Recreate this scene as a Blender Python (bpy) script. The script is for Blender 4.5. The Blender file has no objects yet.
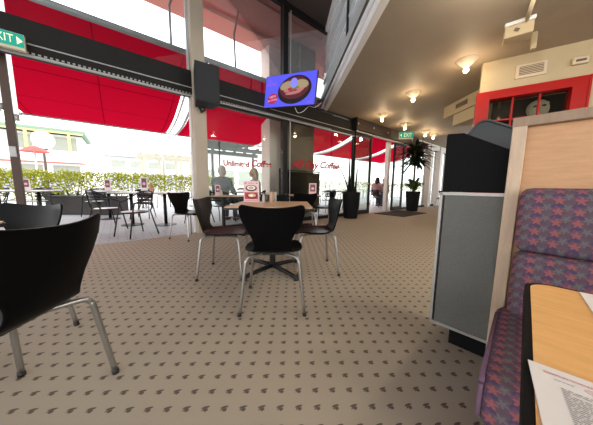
import bpy, bmesh, math, random
from mathutils import Vector, Matrix, Euler
random.seed(7)
PI = math.pi
C = bpy.context.scene.collection
sc = bpy.context.scene

# ------------------------------------------------------------------ materials
def new_mat(name):
    m = bpy.data.materials.new(name); m.use_nodes = True
    nt = m.node_tree
    return m, nt, nt.nodes['Principled BSDF'], nt.nodes['Material Output']

def mat(name, col, rough=.5, metal=0, noise=0, scale=20, bump=0, spec=.5, stretch=None, emit=None, estr=1.0, coat=0):
    m, nt, b, out = new_mat(name)
    b.inputs['Base Color'].default_value = (*col, 1)
    b.inputs['Roughness'].default_value = rough
    b.inputs['Metallic'].default_value = metal
    b.inputs['Specular IOR Level'].default_value = spec
    b.inputs['Coat Weight'].default_value = coat
    if emit:
        b.inputs['Emission Color'].default_value = (*emit, 1); b.inputs['Emission Strength'].default_value = estr
    if noise or bump:
        tc = nt.nodes.new('ShaderNodeTexCoord'); mp = nt.nodes.new('ShaderNodeMapping')
        nt.links.new(tc.outputs['Object'], mp.inputs[0])
        if stretch: mp.inputs['Scale'].default_value = stretch
        n = nt.nodes.new('ShaderNodeTexNoise'); n.inputs['Scale'].default_value = scale
        n.inputs['Detail'].default_value = 4
        nt.links.new(mp.outputs[0], n.inputs['Vector'])
        if noise:
            r = nt.nodes.new('ShaderNodeMix'); r.data_type = 'RGBA'
            r.inputs[6].default_value = (*[c*(1-noise) for c in col], 1)
            r.inputs[7].default_value = (*[min(1, c*(1+noise)) for c in col], 1)
            nt.links.new(n.outputs['Fac'], r.inputs[0]); nt.links.new(r.outputs[2], b.inputs['Base Color'])
        if bump:
            bp = nt.nodes.new('ShaderNodeBump'); bp.inputs['Strength'].default_value = bump; bp.inputs['Distance'].default_value = .01
            nt.links.new(n.outputs['Fac'], bp.inputs['Height']); nt.links.new(bp.outputs[0], b.inputs['Normal'])
    return m

def glass_mat(name, tint=(1, 1, 1), refl=1.0, ior=1.5):
    m, nt, b, out = new_mat(name); nt.nodes.remove(b)
    t = nt.nodes.new('ShaderNodeBsdfTransparent'); t.inputs[0].default_value = (*tint, 1)
    g = nt.nodes.new('ShaderNodeBsdfGlossy'); g.inputs['Roughness'].default_value = .02
    f = nt.nodes.new('ShaderNodeFresnel'); f.inputs[0].default_value = ior
    mu = nt.nodes.new('ShaderNodeMath'); mu.operation = 'MULTIPLY'; mu.inputs[1].default_value = refl
    mx = nt.nodes.new('ShaderNodeMixShader')
    nt.links.new(f.outputs[0], mu.inputs[0]); nt.links.new(mu.outputs[0], mx.inputs[0])
    nt.links.new(t.outputs[0], mx.inputs[1]); nt.links.new(g.outputs[0], mx.inputs[2])
    nt.links.new(mx.outputs[0], out.inputs[0])
    return m

def cloth_translucent(name, col, trans=.5, lines=None, noise=0, sc_=6):
    m, nt, b, out = new_mat(name); nt.nodes.remove(b)
    d = nt.nodes.new('ShaderNodeBsdfDiffuse'); t = nt.nodes.new('ShaderNodeBsdfTranslucent')
    d.inputs[0].default_value = (*col, 1); t.inputs[0].default_value = (*col, 1)
    mx = nt.nodes.new('ShaderNodeMixShader'); mx.inputs[0].default_value = trans
    nt.links.new(d.outputs[0], mx.inputs[1]); nt.links.new(t.outputs[0], mx.inputs[2]); nt.links.new(mx.outputs[0], out.inputs[0])
    if lines or noise:
        tc = nt.nodes.new('ShaderNodeTexCoord')
        if lines:
            br = nt.nodes.new('ShaderNodeTexBrick'); br.offset = 0
            br.inputs['Color1'].default_value = (*col, 1); br.inputs['Color2'].default_value = (*col, 1)
            br.inputs['Mortar'].default_value = (*[c*.55 for c in col], 1); br.inputs['Scale'].default_value = 1
            br.inputs['Brick Width'].default_value = lines[0]; br.inputs['Row Height'].default_value = lines[1]
            br.inputs['Mortar Size'].default_value = .012
            nt.links.new(tc.outputs['Object'], br.inputs['Vector'])
            nt.links.new(br.outputs[0], d.inputs[0]); nt.links.new(br.outputs[0], t.inputs[0])
        else:
            n = nt.nodes.new('ShaderNodeTexNoise'); n.inputs['Scale'].default_value = sc_
            r = nt.nodes.new('ShaderNodeMix'); r.data_type = 'RGBA'
            r.inputs[6].default_value = (*[c*(1-noise) for c in col], 1); r.inputs[7].default_value = (*[min(1, c*(1+noise)) for c in col], 1)
            nt.links.new(tc.outputs['Object'], n.inputs['Vector']); nt.links.new(n.outputs['Fac'], r.inputs[0])
            nt.links.new(r.outputs[2], d.inputs[0]); nt.links.new(r.outputs[2], t.inputs[0])
    return m

class NB:
    """tiny node-maths helper"""
    def __init__(s, nt): s.nt = nt
    def link(s, a, inp):
        if isinstance(a, (int, float)): inp.default_value = a
        else: s.nt.links.new(a, inp)
    def m(s, op, a, b=0, c=None):
        n = s.nt.nodes.new('ShaderNodeMath'); n.operation = op
        s.link(a, n.inputs[0]); s.link(b, n.inputs[1])
        if c is not None: s.link(c, n.inputs[2])
        return n.outputs[0]
    def mix(s, f, a, b):
        n = s.nt.nodes.new('ShaderNodeMix'); n.data_type = 'RGBA'
        s.link(f, n.inputs[0])
        for v, i in ((a, 6), (b, 7)):
            if isinstance(v, tuple): n.inputs[i].default_value = (*v, 1)
            else: s.nt.links.new(v, n.inputs[i])
        return n.outputs[2]
    def noise(s, vec, scale, detail=3):
        n = s.nt.nodes.new('ShaderNodeTexNoise'); n.inputs['Scale'].default_value = scale; n.inputs['Detail'].default_value = detail
        s.nt.links.new(vec, n.inputs['Vector']); return n.outputs['Fac']
    def lt(s, a, t, soft):   # 1 where a<t, soft edge
        return s.m('MULTIPLY', s.m('SUBTRACT', t, a), 1.0/soft) if 0 else s.clamp(s.m('ADD', s.m('MULTIPLY', s.m('SUBTRACT', t, a), 1.0/soft), .5))
    def clamp(s, a):
        n = s.nt.nodes.new('ShaderNodeClamp'); s.link(a, n.inputs[0]); return n.outputs[0]

def carpet_mat():
    m, nt, b, out = new_mat('carpet'); N = NB(nt)
    g = nt.nodes.new('ShaderNodeNewGeometry'); sp = nt.nodes.new('ShaderNodeSeparateXYZ')
    nt.links.new(g.outputs['Position'], sp.inputs[0])
    cell = .0785; a = math.radians(1.4)
    X = N.m('ADD', N.m('MULTIPLY', sp.outputs[0], math.cos(a)), N.m('MULTIPLY', sp.outputs[1], math.sin(a)))
    Y = N.m('SUBTRACT', N.m('MULTIPLY', sp.outputs[1], math.cos(a)), N.m('MULTIPLY', sp.outputs[0], math.sin(a)))
    u = N.m('SUBTRACT', N.m('FRACT', N.m('DIVIDE', X, cell)), .5)
    v = N.m('SUBTRACT', N.m('FRACT', N.m('DIVIDE', Y, cell)), .5)
    wob = N.m('MULTIPLY', N.m('SUBTRACT', N.noise(g.outputs['Position'], 160, 2), .5), .16)
    def ell(cx, cy, rx, ry, ang):
        dx = N.m('SUBTRACT', u, cx); dy = N.m('SUBTRACT', v, cy)
        ca, sa = math.cos(ang), math.sin(ang)
        p = N.m('DIVIDE', N.m('ADD', N.m('MULTIPLY', dx, ca), N.m('MULTIPLY', dy, sa)), rx)
        q = N.m('DIVIDE', N.m('SUBTRACT', N.m('MULTIPLY', dy, ca), N.m('MULTIPLY', dx, sa)), ry)
        r = N.m('ADD', N.m('SQRT', N.m('ADD', N.m('MULTIPLY', p, p), N.m('MULTIPLY', q, q))), wob)
        return N.lt(r, 1.0, .35)
    k = N.m('MAXIMUM', ell(.0, .10, .21, .065, .28), N.m('MAXIMUM', ell(.05, -.04, .11, .09, .5), ell(-.09, -.03, .10, .035, .7)))
    k = N.m('MULTIPLY', k, .92)
    n1 = N.noise(g.outputs['Position'], 300, 4); n2 = N.noise(g.outputs['Position'], 1.3, 3)
    base = N.mix(n1, (.39, .345, .27), (.60, .54, .44))
    base = N.mix(N.m('MULTIPLY', n2, .45), base, (.44, .385, .305))
    col = N.mix(k, base, (.13, .098, .088))
    nt.links.new(col, b.inputs['Base Color']); b.inputs['Roughness'].default_value = .95; b.inputs['Specular IOR Level'].default_value = .1
    bp = nt.nodes.new('ShaderNodeBump'); bp.inputs['Strength'].default_value = .35; bp.inputs['Distance'].default_value = .004
    nt.links.new(n1, bp.inputs['Height']); nt.links.new(bp.outputs[0], b.inputs['Normal'])
    return m

def booth_fabric():
    m, nt, b, out = new_mat('booth_fabric'); N = NB(nt)
    tc = nt.nodes.new('ShaderNodeTexCoord'); sp = nt.nodes.new('ShaderNodeSeparateXYZ'); nt.links.new(tc.outputs['Object'], sp.inputs[0])
    P = .052; Q = .044
    X = N.m('DIVIDE', sp.outputs[0], P)
    Y = N.m('DIVIDE', N.m('ADD', sp.outputs[2], N.m('MULTIPLY', sp.outputs[1], .95)), Q)
    wv = N.m('MULTIPLY', N.m('SUBTRACT', N.noise(tc.outputs['Object'], 90, 2), .5), .34)
    def star(ox, oy, r0, amp, k, ph):
        u = N.m('MULTIPLY', N.m('SUBTRACT', N.m('FRACT', N.m('ADD', X, ox)), .5), P/Q)
        v = N.m('SUBTRACT', N.m('FRACT', N.m('ADD', Y, oy)), .5)
        th = N.m('ARCTAN2', v, u); r = N.m('SQRT', N.m('ADD', N.m('MULTIPLY', u, u), N.m('MULTIPLY', v, v)))
        R = N.m('ADD', r0, N.m('MULTIPLY', N.m('COSINE', N.m('ADD', N.m('MULTIPLY', th, k), ph)), amp))
        return N.lt(N.m('ADD', r, wv), R, .10)
    n0 = N.noise(tc.outputs['Object'], 40, 3); nf = N.noise(tc.outputs['Object'], 900, 2)
    base = N.mix(n0, (.075, .048, .068), (.15, .095, .125))
    band = N.m('ADD', N.m('MULTIPLY', N.m('SINE', N.m('MULTIPLY', Y, 2*PI)), .5), .5)
    base = N.mix(N.m('MULTIPLY', band, .6), base, (.11, .10, .115))
    col = N.mix(N.m('MULTIPLY', star(.5, .1, .30, .10, 3, .9), .7), base, (.060, .042, .115))
    col = N.mix(N.m('MULTIPLY', star(.55, .52, .26, .09, 4, 0), .6), col, (.20, .07, .13))
    col = N.mix(N.m('MULTIPLY', star(.0, .36, .21, .10, 5, 1.57), .5), col, (.19, .20, .20))
    col = N.mix(N.m('MULTIPLY', star(.42, .72, .25, .10, 5, -1.57), .8), col, (.36, .115, .105))
    col = N.mix(N.m('MULTIPLY', nf, .35), col, (.09, .06, .09))
    nt.links.new(col, b.inputs['Base Color']); b.inputs['Roughness'].default_value = .85; b.inputs['Specular IOR Level'].default_value = .2
    bp = nt.nodes.new('ShaderNodeBump'); bp.inputs['Strength'].default_value = .25; bp.inputs['Distance'].default_value = .002
    nt.links.new(nf, bp.inputs['Height']); nt.links.new(bp.outputs[0], b.inputs['Normal'])
    return m

def wood_mat(name, c1, c2, rough=.4, scale=6, stretch=(1, 12, 1), rings=0):
    m, nt, b, out = new_mat(name); N = NB(nt)
    tc = nt.nodes.new('ShaderNodeTexCoord'); mp = nt.nodes.new('ShaderNodeMapping'); mp.inputs['Scale'].default_value = stretch
    nt.links.new(tc.outputs['Object'], mp.inputs[0])
    a = N.noise(mp.outputs[0], scale, 5); f = N.noise(mp.outputs[0], scale*7, 3)
    k = N.m('ADD', N.m('MULTIPLY', a, .75), N.m('MULTIPLY', f, .3))
    col = N.mix(N.clamp(N.m('SUBTRACT', N.m('MULTIPLY', k, 2.2), .65)), c1, c2)
    nt.links.new(col, b.inputs['Base Color']); b.inputs['Roughness'].default_value = rough
    return m

M = {}
M['carpet'] = carpet_mat()
M['fabric'] = booth_fabric()
M['table_wood'] = wood_mat('table_wood', (.72, .38, .11), (.88, .50, .17), .42, 5, (2.5, 22, 1))
M['cafe_wood'] = wood_mat('cafe_wood', (.55, .36, .20), (.68, .47, .28), .35, 5, (2, 16, 1))
M['veneer'] = wood_mat('veneer', (.46, .25, .115), (.58, .325, .16), .5, 4, (2.2, 1, 16))
M['oak'] = wood_mat('oak', (.23, .155, .10), (.34, .24, .165), .55, 5, (14, 14, 2))
M['oak_pale'] = wood_mat('oak_pale', (.46, .34, .24), (.60, .46, .33), .55, 5, (14, 14, 2))
M['black_lacquer'] = mat('black_lacquer', (.003, .003, .0035), .34, noise=.3, scale=8, spec=.06)
M['brown_lacquer'] = mat('brown_lacquer', (.014, .009, .007), .34, noise=.3, scale=8, spec=.12)
M['black'] = mat('black_paint', (.012, .012, .013), .5, noise=.2, scale=30)
M['black_matte'] = mat('black_matte', (.006, .006, .0065), .85, noise=.2, scale=60, spec=.15)
M['black_metal'] = mat('black_metal', (.010, .010, .011), .42, noise=.2, scale=30, spec=.3)
M['dark_frame'] = mat('dark_frame', (.010, .010, .010), .5, noise=.2, scale=10, spec=.25)
M['beam'] = mat('beam_paint', (.011, .010, .010), .6, noise=.25, scale=5, spec=.25)
M['beam_brown'] = mat('beam_brown', (.028, .017, .013), .55, noise=.25, scale=5, spec=.3)
M['chrome'] = mat('satin_chrome', (.40, .40, .39), .32, .9, noise=.1, scale=40)
M['alu'] = mat('aluminium', (.40, .39, .37), .5, .5, noise=.1, scale=30)
M['grey_metal'] = mat('grey_metal', (.42, .43, .43), .5, .3, noise=.1, scale=20)
M['felt'] = mat('grey_felt', (.145, .147, .138), .95, noise=.35, scale=260, bump=.3, spec=.1)
M['cream'] = mat('cream_paint', (.46, .372, .23), .7, noise=.06, scale=4)
M['ceiling'] = mat('ceiling_paint', (.32, .265, .205), .62, noise=.08, scale=3, spec=.35)
M['white_paint'] = mat('white_paint', (.82, .82, .80), .5, noise=.04, scale=5)
M['white_gloss'] = mat('white_gloss', (.86, .87, .88), .3, noise=.03, scale=5)
M['column'] = mat('column_paint', (.42, .365, .29), .6, noise=.06, scale=5)
M['red_gloss'] = mat('red_gloss', (.34, .004, .003), .4, noise=.15, scale=6, spec=.18)
M['soffit_pink'] = mat('soffit_pink', (.95, .58, .48), .75, noise=.10, scale=3)
M['soffit_brown'] = mat('soffit_brown', (.85, .60, .53), .75, noise=.15, scale=2)
M['brown_ceiling'] = mat('brown_ceiling', (.07, .05, .045), .7, noise=.2, scale=2)
M['awning_red'] = cloth_translucent('awning_red', (.40, .003, .020), .40, lines=(1.35, .9))
M['awning_plain'] = cloth_translucent('umbrella_cloth', (.13, .13, .12), .25, noise=.15)
M['tube_light'] = mat('tube_light', (.9, .9, .9), .4, noise=.03, scale=5, emit=(.95, .97, 1), estr=.9)
M['leaf'] = cloth_translucent('hedge_leaf', (.30, .32, .022), .5, noise=.75, sc_=5)
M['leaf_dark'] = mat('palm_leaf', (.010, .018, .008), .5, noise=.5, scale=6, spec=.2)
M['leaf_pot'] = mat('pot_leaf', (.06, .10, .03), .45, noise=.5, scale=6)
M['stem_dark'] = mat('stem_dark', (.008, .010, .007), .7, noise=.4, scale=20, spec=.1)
M['bark'] = mat('bark', (.12, .085, .055), .9, noise=.4, scale=25, bump=.5)
M['pot'] = mat('planter_black', (.006, .006, .007), .6, noise=.2, scale=10, spec=.15)
M['soil'] = mat('soil', (.03, .02, .014), .95, noise=.4, scale=60, bump=.6)
M['planter_grey'] = mat('planter_grey', (.040, .036, .035), .7, noise=.2, scale=6)
M['brown_post'] = mat('post_brown', (.075, .045, .035), .6, noise=.25, scale=9)
M['table_top_grey'] = mat('outdoor_top', (.62, .63, .63), .35, noise=.08, scale=12)
M['seat_silver'] = mat('seat_silver', (.55, .56, .57), .35, .5, noise=.1, scale=20)
M['glass'] = glass_mat('clear_glass', (.92, .95, .94), .2)
M['glass_dark'] = glass_mat('dark_glass', (.80, .84, .82), .4)
M['glass_upper'] = glass_mat('upper_glass', (.92, .95, .96), .7)
M['letter_red'] = mat('letter_red', (.40, .012, .02), .5, noise=.1, scale=10)
M['paper'] = mat('paper', (.80, .79, .79), .6, noise=.03, scale=30)
M['ink_grey'] = mat('ink_grey', (.30, .29, .31), .7, noise=.2, scale=300)
M['ink_pink'] = mat('ink_pink', (.62, .22, .30), .7, noise=.3, scale=300)
M['skin'] = mat('skin', (.55, .32, .23), .55, noise=.08, scale=12)
M['hair_grey'] = mat('hair_grey', (.52, .49, .44), .7, noise=.25, scale=70, bump=.4)
M['hair_blond'] = mat('hair_blond', (.55, .42, .30), .6, noise=.25, scale=70, bump=.4)
M['hair_dark'] = mat('hair_dark', (.03, .02, .015), .6, noise=.25, scale=70, bump=.4)
M['shirt_grey'] = mat('shirt_grey', (.17, .19, .195), .9, noise=.15, scale=30)
M['shirt_pale'] = mat('shirt_pale', (.50, .53, .54), .9, noise=.1, scale=30)
M['shirt_navy'] = mat('shirt_navy', (.06, .07, .11), .9, noise=.15, scale=30)
M['shirt_black'] = mat('shirt_black', (.015, .015, .017), .9, noise=.15, scale=30)
M['shirt_rose'] = mat('shirt_rose', (.48, .30, .30), .9, noise=.15, scale=30)
M['trousers'] = mat('trousers', (.05, .06, .09), .9, noise=.15, scale=30)
M['shoe'] = mat('shoe', (.03, .025, .022), .5, noise=.2, scale=30)
M['eye'] = mat('eye', (.03, .02, .02), .3, noise=.1, scale=30)
M['lip'] = mat('lip', (.42, .16, .14), .5, noise=.1, scale=30)
M['sign_green'] = mat('sign_green', (.0, .25, .19), .4, noise=.05, scale=9, emit=(.0, .34, .26), estr=.45)
M['sign_white'] = mat('sign_white', (.75, .78, .55), .4, noise=.03, scale=9, emit=(.80, .80, .50), estr=.5)
M['sign_case'] = mat('sign_case', (.60, .57, .42), .5, noise=.05, scale=9)
M['bulb'] = mat('bulb_glow', (1, .85, .6), .4, emit=(1, .80, .50), estr=14)
M['lamp_shade'] = mat('lamp_shade', (.66, .56, .44), .5, noise=.05, scale=9)
M['grille'] = mat('grille', (.58, .48, .34), .6, noise=.05, scale=9)
M['grille_dark'] = mat('grille_dark', (.12, .09, .06), .8, noise=.05, scale=9)
M['speaker'] = mat('speaker_black', (.028, .031, .035), .7, noise=.25, scale=150, spec=.2)
M['mat'] = mat('mat_grey', (.060, .055, .05), .95, noise=.3, scale=120, bump=.4, spec=.1)
M['street'] = mat('street_paving', (.62, .62, .62), .8, noise=.08, scale=1)
M['bld_white'] = mat('building_white', (.80, .79, .76), .8, noise=.05, scale=1)
M['bld_grey'] = mat('building_grey', (.55, .57, .58), .8, noise=.06, scale=1)
M['roof_green'] = mat('roof_green', (.20, .30, .22), .7, noise=.1, scale=3)
M['bld_yellow'] = mat('building_yellow', (.72, .58, .22), .7, noise=.1, scale=3)
M['bld_glass'] = mat('building_glass', (.33, .35, .30), .2, noise=.15, scale=2)
M['red_cloth'] = mat('red_cloth', (.62, .10, .09), .8, noise=.1, scale=5)
M['car_paint'] = mat('car_paint', (.40, .40, .42), .3, noise=.05, scale=3)
M['timber'] = mat('pergola_timber', (.48, .46, .38), .8, noise=.12, scale=8)
M['steel'] = mat('dark_steel', (.10, .105, .10), .6, noise=.12, scale=8)
M['glass_salt'] = mat('shaker_glass', (.40, .38, .34), .15, noise=.1, scale=40)
M['pepper'] = mat('pepper_fill', (.06, .045, .04), .3, noise=.3, scale=200)
M['sauce'] = mat('sauce_tan', (.42, .25, .14), .3, noise=.1, scale=30)
M['orange'] = mat('orange_plastic', (.60, .22, .07), .35, noise=.1, scale=30)
M['card_pink'] = mat('card_pink', (.72, .50, .52), .5, noise=.06, scale=30)
M['card_red'] = mat('card_red', (.50, .03, .05), .5, noise=.1, scale=30)
M['card_plum'] = mat('card_plum', (.20, .06, .085), .5, noise=.25, scale=40)
M['bowl_dark'] = mat('bowl_photo', (.035, .02, .02), .5, noise=.2, scale=60)
M['food'] = mat('food_photo', (.62, .34, .18), .6, noise=.5, scale=60)
M['mask'] = mat('pale_plaster', (.80, .70, .52), .7, noise=.25, scale=9, bump=.4)
M['kitchen_dark'] = mat('kitchen_dark', (.02, .018, .016), .8, noise=.2, scale=5)
M['tray_grey'] = mat('tray_grey', (.035, .040, .043), .4, noise=.1, scale=30)
M['green_banner'] = mat('green_banner', (.10, .55, .13), .6, noise=.1, scale=5)
M['cable'] = mat('cable', (.55, .55, .53), .5, noise=.05, scale=30)

def paving_mat():
    m, nt, b, out = new_mat('terrace_paving')
    tc = nt.nodes.new('ShaderNodeTexCoord'); br = nt.nodes.new('ShaderNodeTexBrick')
    br.inputs['Color1'].default_value = (.43, .475, .51, 1); br.inputs['Color2'].default_value = (.49, .53, .565, 1)
    br.inputs['Mortar'].default_value = (.28, .31, .335, 1); br.inputs['Scale'].default_value = 1
    br.inputs['Brick Width'].default_value = .24; br.inputs['Row Height'].default_value = .12; br.inputs['Mortar Size'].default_value = .008
    nt.links.new(tc.outputs['Object'], br.inputs['Vector']); nt.links.new(br.outputs[0], b.inputs['Base Color'])
    b.inputs['Roughness'].default_value = .55
    return m
M['paving'] = paving_mat()

def screen_mat(name, col, s):
    return mat(name, tuple(c*.2 for c in col), .3, noise=.02, scale=5, emit=col, estr=s)
SB = .85
M['scr_blue'] = screen_mat('screen_blue', (.105, .105, .86), SB)
M['scr_bowl'] = screen_mat('screen_bowl', (.018, .010, .016), SB)
M['scr_bowl_in'] = screen_mat('screen_bowl_inside', (.10, .02, .025), SB)
M['scr_food'] = screen_mat('screen_noodles', (.36, .27, .16), SB)
M['scr_green'] = screen_mat('screen_greens', (.16, .20, .04), SB)
M['scr_red'] = screen_mat('screen_red', (.42, .015, .06), SB)
M['scr_meat'] = screen_mat('screen_meat', (.45, .17, .17), SB)
M['scr_egg'] = screen_mat('screen_egg', (.24, .24, .92), SB)
M['scr_text'] = screen_mat('screen_text', (.36, .12, .62), SB)
M['scr_pale'] = screen_mat('screen_pale_text', (.75, .55, .75), SB)

# ------------------------------------------------------------------ mesh builder
class MB:
    def __init__(s): s.bm = bmesh.new()
    def box(s, c, d, rot=None, bevel=0):
        r = bmesh.ops.create_cube(s.bm, size=1); vs = r['verts']
        bmesh.ops.scale(s.bm, vec=Vector(d), verts=vs)
        if bevel:
            es = list({e for v in vs for e in v.link_edges})
            rb = bmesh.ops.bevel(s.bm, geom=es, offset=bevel, segments=3, profile=.5, affect='EDGES')
            vs = list({v for f in rb['faces'] for v in f.verts} | {v for v in vs if v.is_valid})
        m = Matrix.Translation(Vector(c))
        if rot is not None: m = m @ (rot if isinstance(rot, Matrix) else Euler(rot).to_matrix().to_4x4())
        bmesh.ops.transform(s.bm, matrix=m, verts=vs); return s
    def tube(s, pts, r, n=10, cap=True, smooth=0):
        pts = [Vector(p) for p in pts]
        if smooth: pts = catmull(pts, smooth)
        k = len(pts); rs = r if isinstance(r, (list, tuple)) else [r]*k
        if len(rs) != k: rs = [rs[0]+(rs[-1]-rs[0])*i/(k-1) for i in range(k)]
        up = None; rings = []
        for i, p in enumerate(pts):
            t = (pts[min(i+1, k-1)]-pts[max(i-1, 0)]).normalized()
            if up is None:
                up = t.orthogonal().normalized()
            else:
                up = (up - t*up.dot(t));
                up = up.normalized() if up.length > 1e-6 else t.orthogonal().normalized()
            b = t.cross(up)
            rings.append([s.bm.verts.new(p + (up*math.cos(2*PI*j/n)+b*math.sin(2*PI*j/n))*rs[i]) for j in range(n)])
        for a, b in zip(rings, rings[1:]):
            for j in range(n): s.bm.faces.new((a[j], a[(j+1) % n], b[(j+1) % n], b[j]))
        if cap:
            s.bm.faces.new(rings[0][::-1]); s.bm.faces.new(rings[-1])
        return s
    def lathe(s, prof, n=24, c=(0, 0, 0), mtx=None):
        rings = []
        for (r, z) in prof:
            if r < 1e-5: rings.append([s.bm.verts.new((c[0], c[1], c[2]+z))])
            else: rings.append([s.bm.verts.new((c[0]+r*math.cos(2*PI*j/n), c[1]+r*math.sin(2*PI*j/n), c[2]+z)) for j in range(n)])
        for a, b in zip(rings, rings[1:]):
            for j in range(n):
                if len(a) == 1 and len(b) == 1: continue
                if len(a) == 1: f = (a[0], b[(j+1) % n], b[j])
                elif len(b) == 1: f = (a[j], a[(j+1) % n], b[0])
                else: f = (a[j], a[(j+1) % n], b[(j+1) % n], b[j])
                try: s.bm.faces.new(f)
                except ValueError: pass
        if mtx is not None: bmesh.ops.transform(s.bm, matrix=mtx, verts=[v for r in rings for v in r])
        return s
    def ell(s, c, r, rot=None, u=16, v=10):
        rr = bmesh.ops.create_uvsphere(s.bm, u_segments=u, v_segments=v, radius=1)
        m = Matrix.Translation(Vector(c))
        if rot is not None: m = m @ Euler(rot).to_matrix().to_4x4()
        m = m @ Matrix.Diagonal((*r, 1)); bmesh.ops.transform(s.bm, matrix=m, verts=rr['verts']); return s
    def cap(s, a, b, ra, rb):     # tapered capsule
        a = Vector(a); b = Vector(b); n = max(3, int((b-a).length/(.5*min(ra, rb)))+1); n = min(n, 14)
        s.tube([a, b], [ra, rb], 14)
        s.ell(a, (ra,)*3, u=14, v=9); s.ell(b, (rb,)*3, u=14, v=9); return s
    def prism(s, poly, h, mtx=None):      # polygon in xy, thickness h along z
        lo = [s.bm.verts.new((p[0], p[1], 0)) for p in poly]; hi = [s.bm.verts.new((p[0], p[1], h)) for p in poly]
        s.bm.faces.new(lo[::-1]); s.bm.faces.new(hi)
        k = len(poly)
        for i in range(k): s.bm.faces.new((lo[i], lo[(i+1) % k], hi[(i+1) % k], hi[i]))
        if mtx is not None: bmesh.ops.transform(s.bm, matrix=mtx, verts=lo+hi)
        return s
    def grid(s, rows):
        V = [[s.bm.verts.new(p) for p in r] for r in rows]
        for a, b in zip(V, V[1:]):
            for j in range(len(a)-1): s.bm.faces.new((a[j], a[j+1], b[j+1], b[j]))
        return s
    def quad(s, pts):
        s.bm.faces.new([s.bm.verts.new(p) for p in pts]); return s
    def build(s, name, m, parent=None, smooth=False, mods=None):
        bmesh.ops.recalc_face_normals(s.bm, faces=s.bm.faces)
        me = bpy.data.meshes.new(name); s.bm.to_mesh(me); s.bm.free()
        return link_mesh(name, me, m, parent, smooth, mods)

def link_mesh(name, me, m, parent=None, smooth=False, mods=None):
    o = bpy.data.objects.new(name, me); C.objects.link(o)
    if m is not None:
        me.materials.clear(); me.materials.append(M[m] if isinstance(m, str) else m)
    if smooth:
        for p in me.polygons: p.use_smooth = True
        if smooth == 'auto': me.set_sharp_from_angle(angle=math.radians(40))
    if parent is not None: o.parent = parent
    for k, a in (mods or []):
        md = o.modifiers.new(k, k)
        for kk, vv in a.items(): setattr(md, kk, vv)
    return o

def catmull(p, n):
    out = []
    for i in range(len(p)-1):
        a, b, c, d = p[max(i-1, 0)], p[i], p[i+1], p[min(i+2, len(p)-1)]
        for j in range(n):
            t = j/n
            out.append(.5*((2*b)+(c-a)*t+(2*a-5*b+4*c-d)*t*t+(3*b-a-3*c+d)*t*t*t))
    return out+[p[-1]]

def tag(o, label, cat, group=None):
    o['label'] = label; o['category'] = cat
    if group: o['group'] = group
    return o
def thing(name, label, cat, loc=(0, 0, 0), rz=0, group=None):
    o = bpy.data.objects.new(name, None); C.objects.link(o); o.empty_display_size = .1
    o.location = loc; o.rotation_euler = (0, 0, rz)
    return tag(o, label, cat, group)
def struct(o): o['kind'] = 'structure'; return o
def dup(root, loc, rz, label, group=None, scale=None):
    r = root.copy(); C.objects.link(r); r.location = loc; r.rotation_euler = (0, 0, rz); r['label'] = label
    if group: r['group'] = group
    for ch in list(root.children):
        c = ch.copy(); C.objects.link(c); c.parent = r
        for g in list(ch.children):
            d = g.copy(); C.objects.link(d); d.parent = c
    return r

def text_mesh(txt, size, extrude=.004, shear=0, align='CENTER', bold=0):
    cu = bpy.data.curves.new('lettering', 'FONT'); cu.body = txt; cu.size = size; cu.extrude = extrude; cu.shear = shear; cu.offset = bold
    cu.align_x = align; cu.align_y = 'CENTER'
    o = bpy.data.objects.new('lettering', cu); C.objects.link(o)
    dg = bpy.context.evaluated_depsgraph_get(); dg.update()
    me = bpy.data.meshes.new_from_object(o.evaluated_get(dg))
    bpy.data.objects.remove(o); bpy.data.curves.remove(cu)
    return me
def xf(me, mtx): me.transform(mtx); return me
def upright(x, y, z, flip=False):       # text in the xz plane facing -y (flip: facing +y)
    return Matrix.Translation((x, y, z)) @ Matrix.Rotation(PI if flip else 0, 4, 'Z') @ Matrix.Rotation(PI/2, 4, 'X')

# ------------------------------------------------------------------ frames of reference
FA = math.radians(51); FD = (math.sin(FA), math.cos(FA)); FN = (-FD[1], FD[0]); P0 = (-2.6, 3.70); FR = PI/2-FA
def F(s, w, z=0): return (P0[0]+s*FD[0]+w*FN[0], P0[1]+s*FD[1]+w*FN[1], z)
def fac(o):      # object whose mesh is written in shopfront coordinates (along, outwards, up)
    o.location = (P0[0], P0[1], 0); o.rotation_euler = (0, 0, FR); return o

# ------------------------------------------------------------------ floor, terrace, street
b = MB(); b.box((4, -6.5, -.05), (34, 13, .1)); struct(fac(b.build('floor', 'carpet')))
b = MB(); b.box((4, 3.6, -.05), (40, 7.2, .1)); struct(fac(b.build('terrace', 'paving')))
b = MB(); b.box((4, 57.2, -.05), (160, 100, .1)); struct(fac(b.build('street_ground', 'street')))
b = MB(); b.box((-1, -.0, .004), (8, .04, .01)); struct(fac(b.build('trim_1', 'grey_metal')))

# ------------------------------------------------------------------ shopfront
b = MB(); b.box((.6, 0, 2.73), (10.0, .16, .40)); beam = struct(fac(b.build('trim_2', 'beam')))
b = MB(); b.box((.6, -.085, 2.655), (10.0, .012, .014)); struct(b.build('trim_line', 'grey_metal', beam))
b = MB()
b.box((.6, -.07, 2.52), (10.0, .05, .02)); struct(b.build('trim_rail', 'grey_metal', beam))
b = MB()
for i in range(170): b.box((-4.3+i*.052, -.088, 2.548), (.026, .016, .018))
struct(b.build('trim_teeth', 'alu', beam))
# the black post and the pale conduit beside it
b = MB(); b.box((2.93, 0, 2.55), (.13, .13, 5.1), bevel=.006); struct(fac(b.build('post', 'dark_frame')))
b = MB(); b.tube([(3.09, -.03, 0), (3.09, -.03, 5.1)], .010, 8); struct(fac(b.build('conduit', 'cable', smooth=True)))
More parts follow.
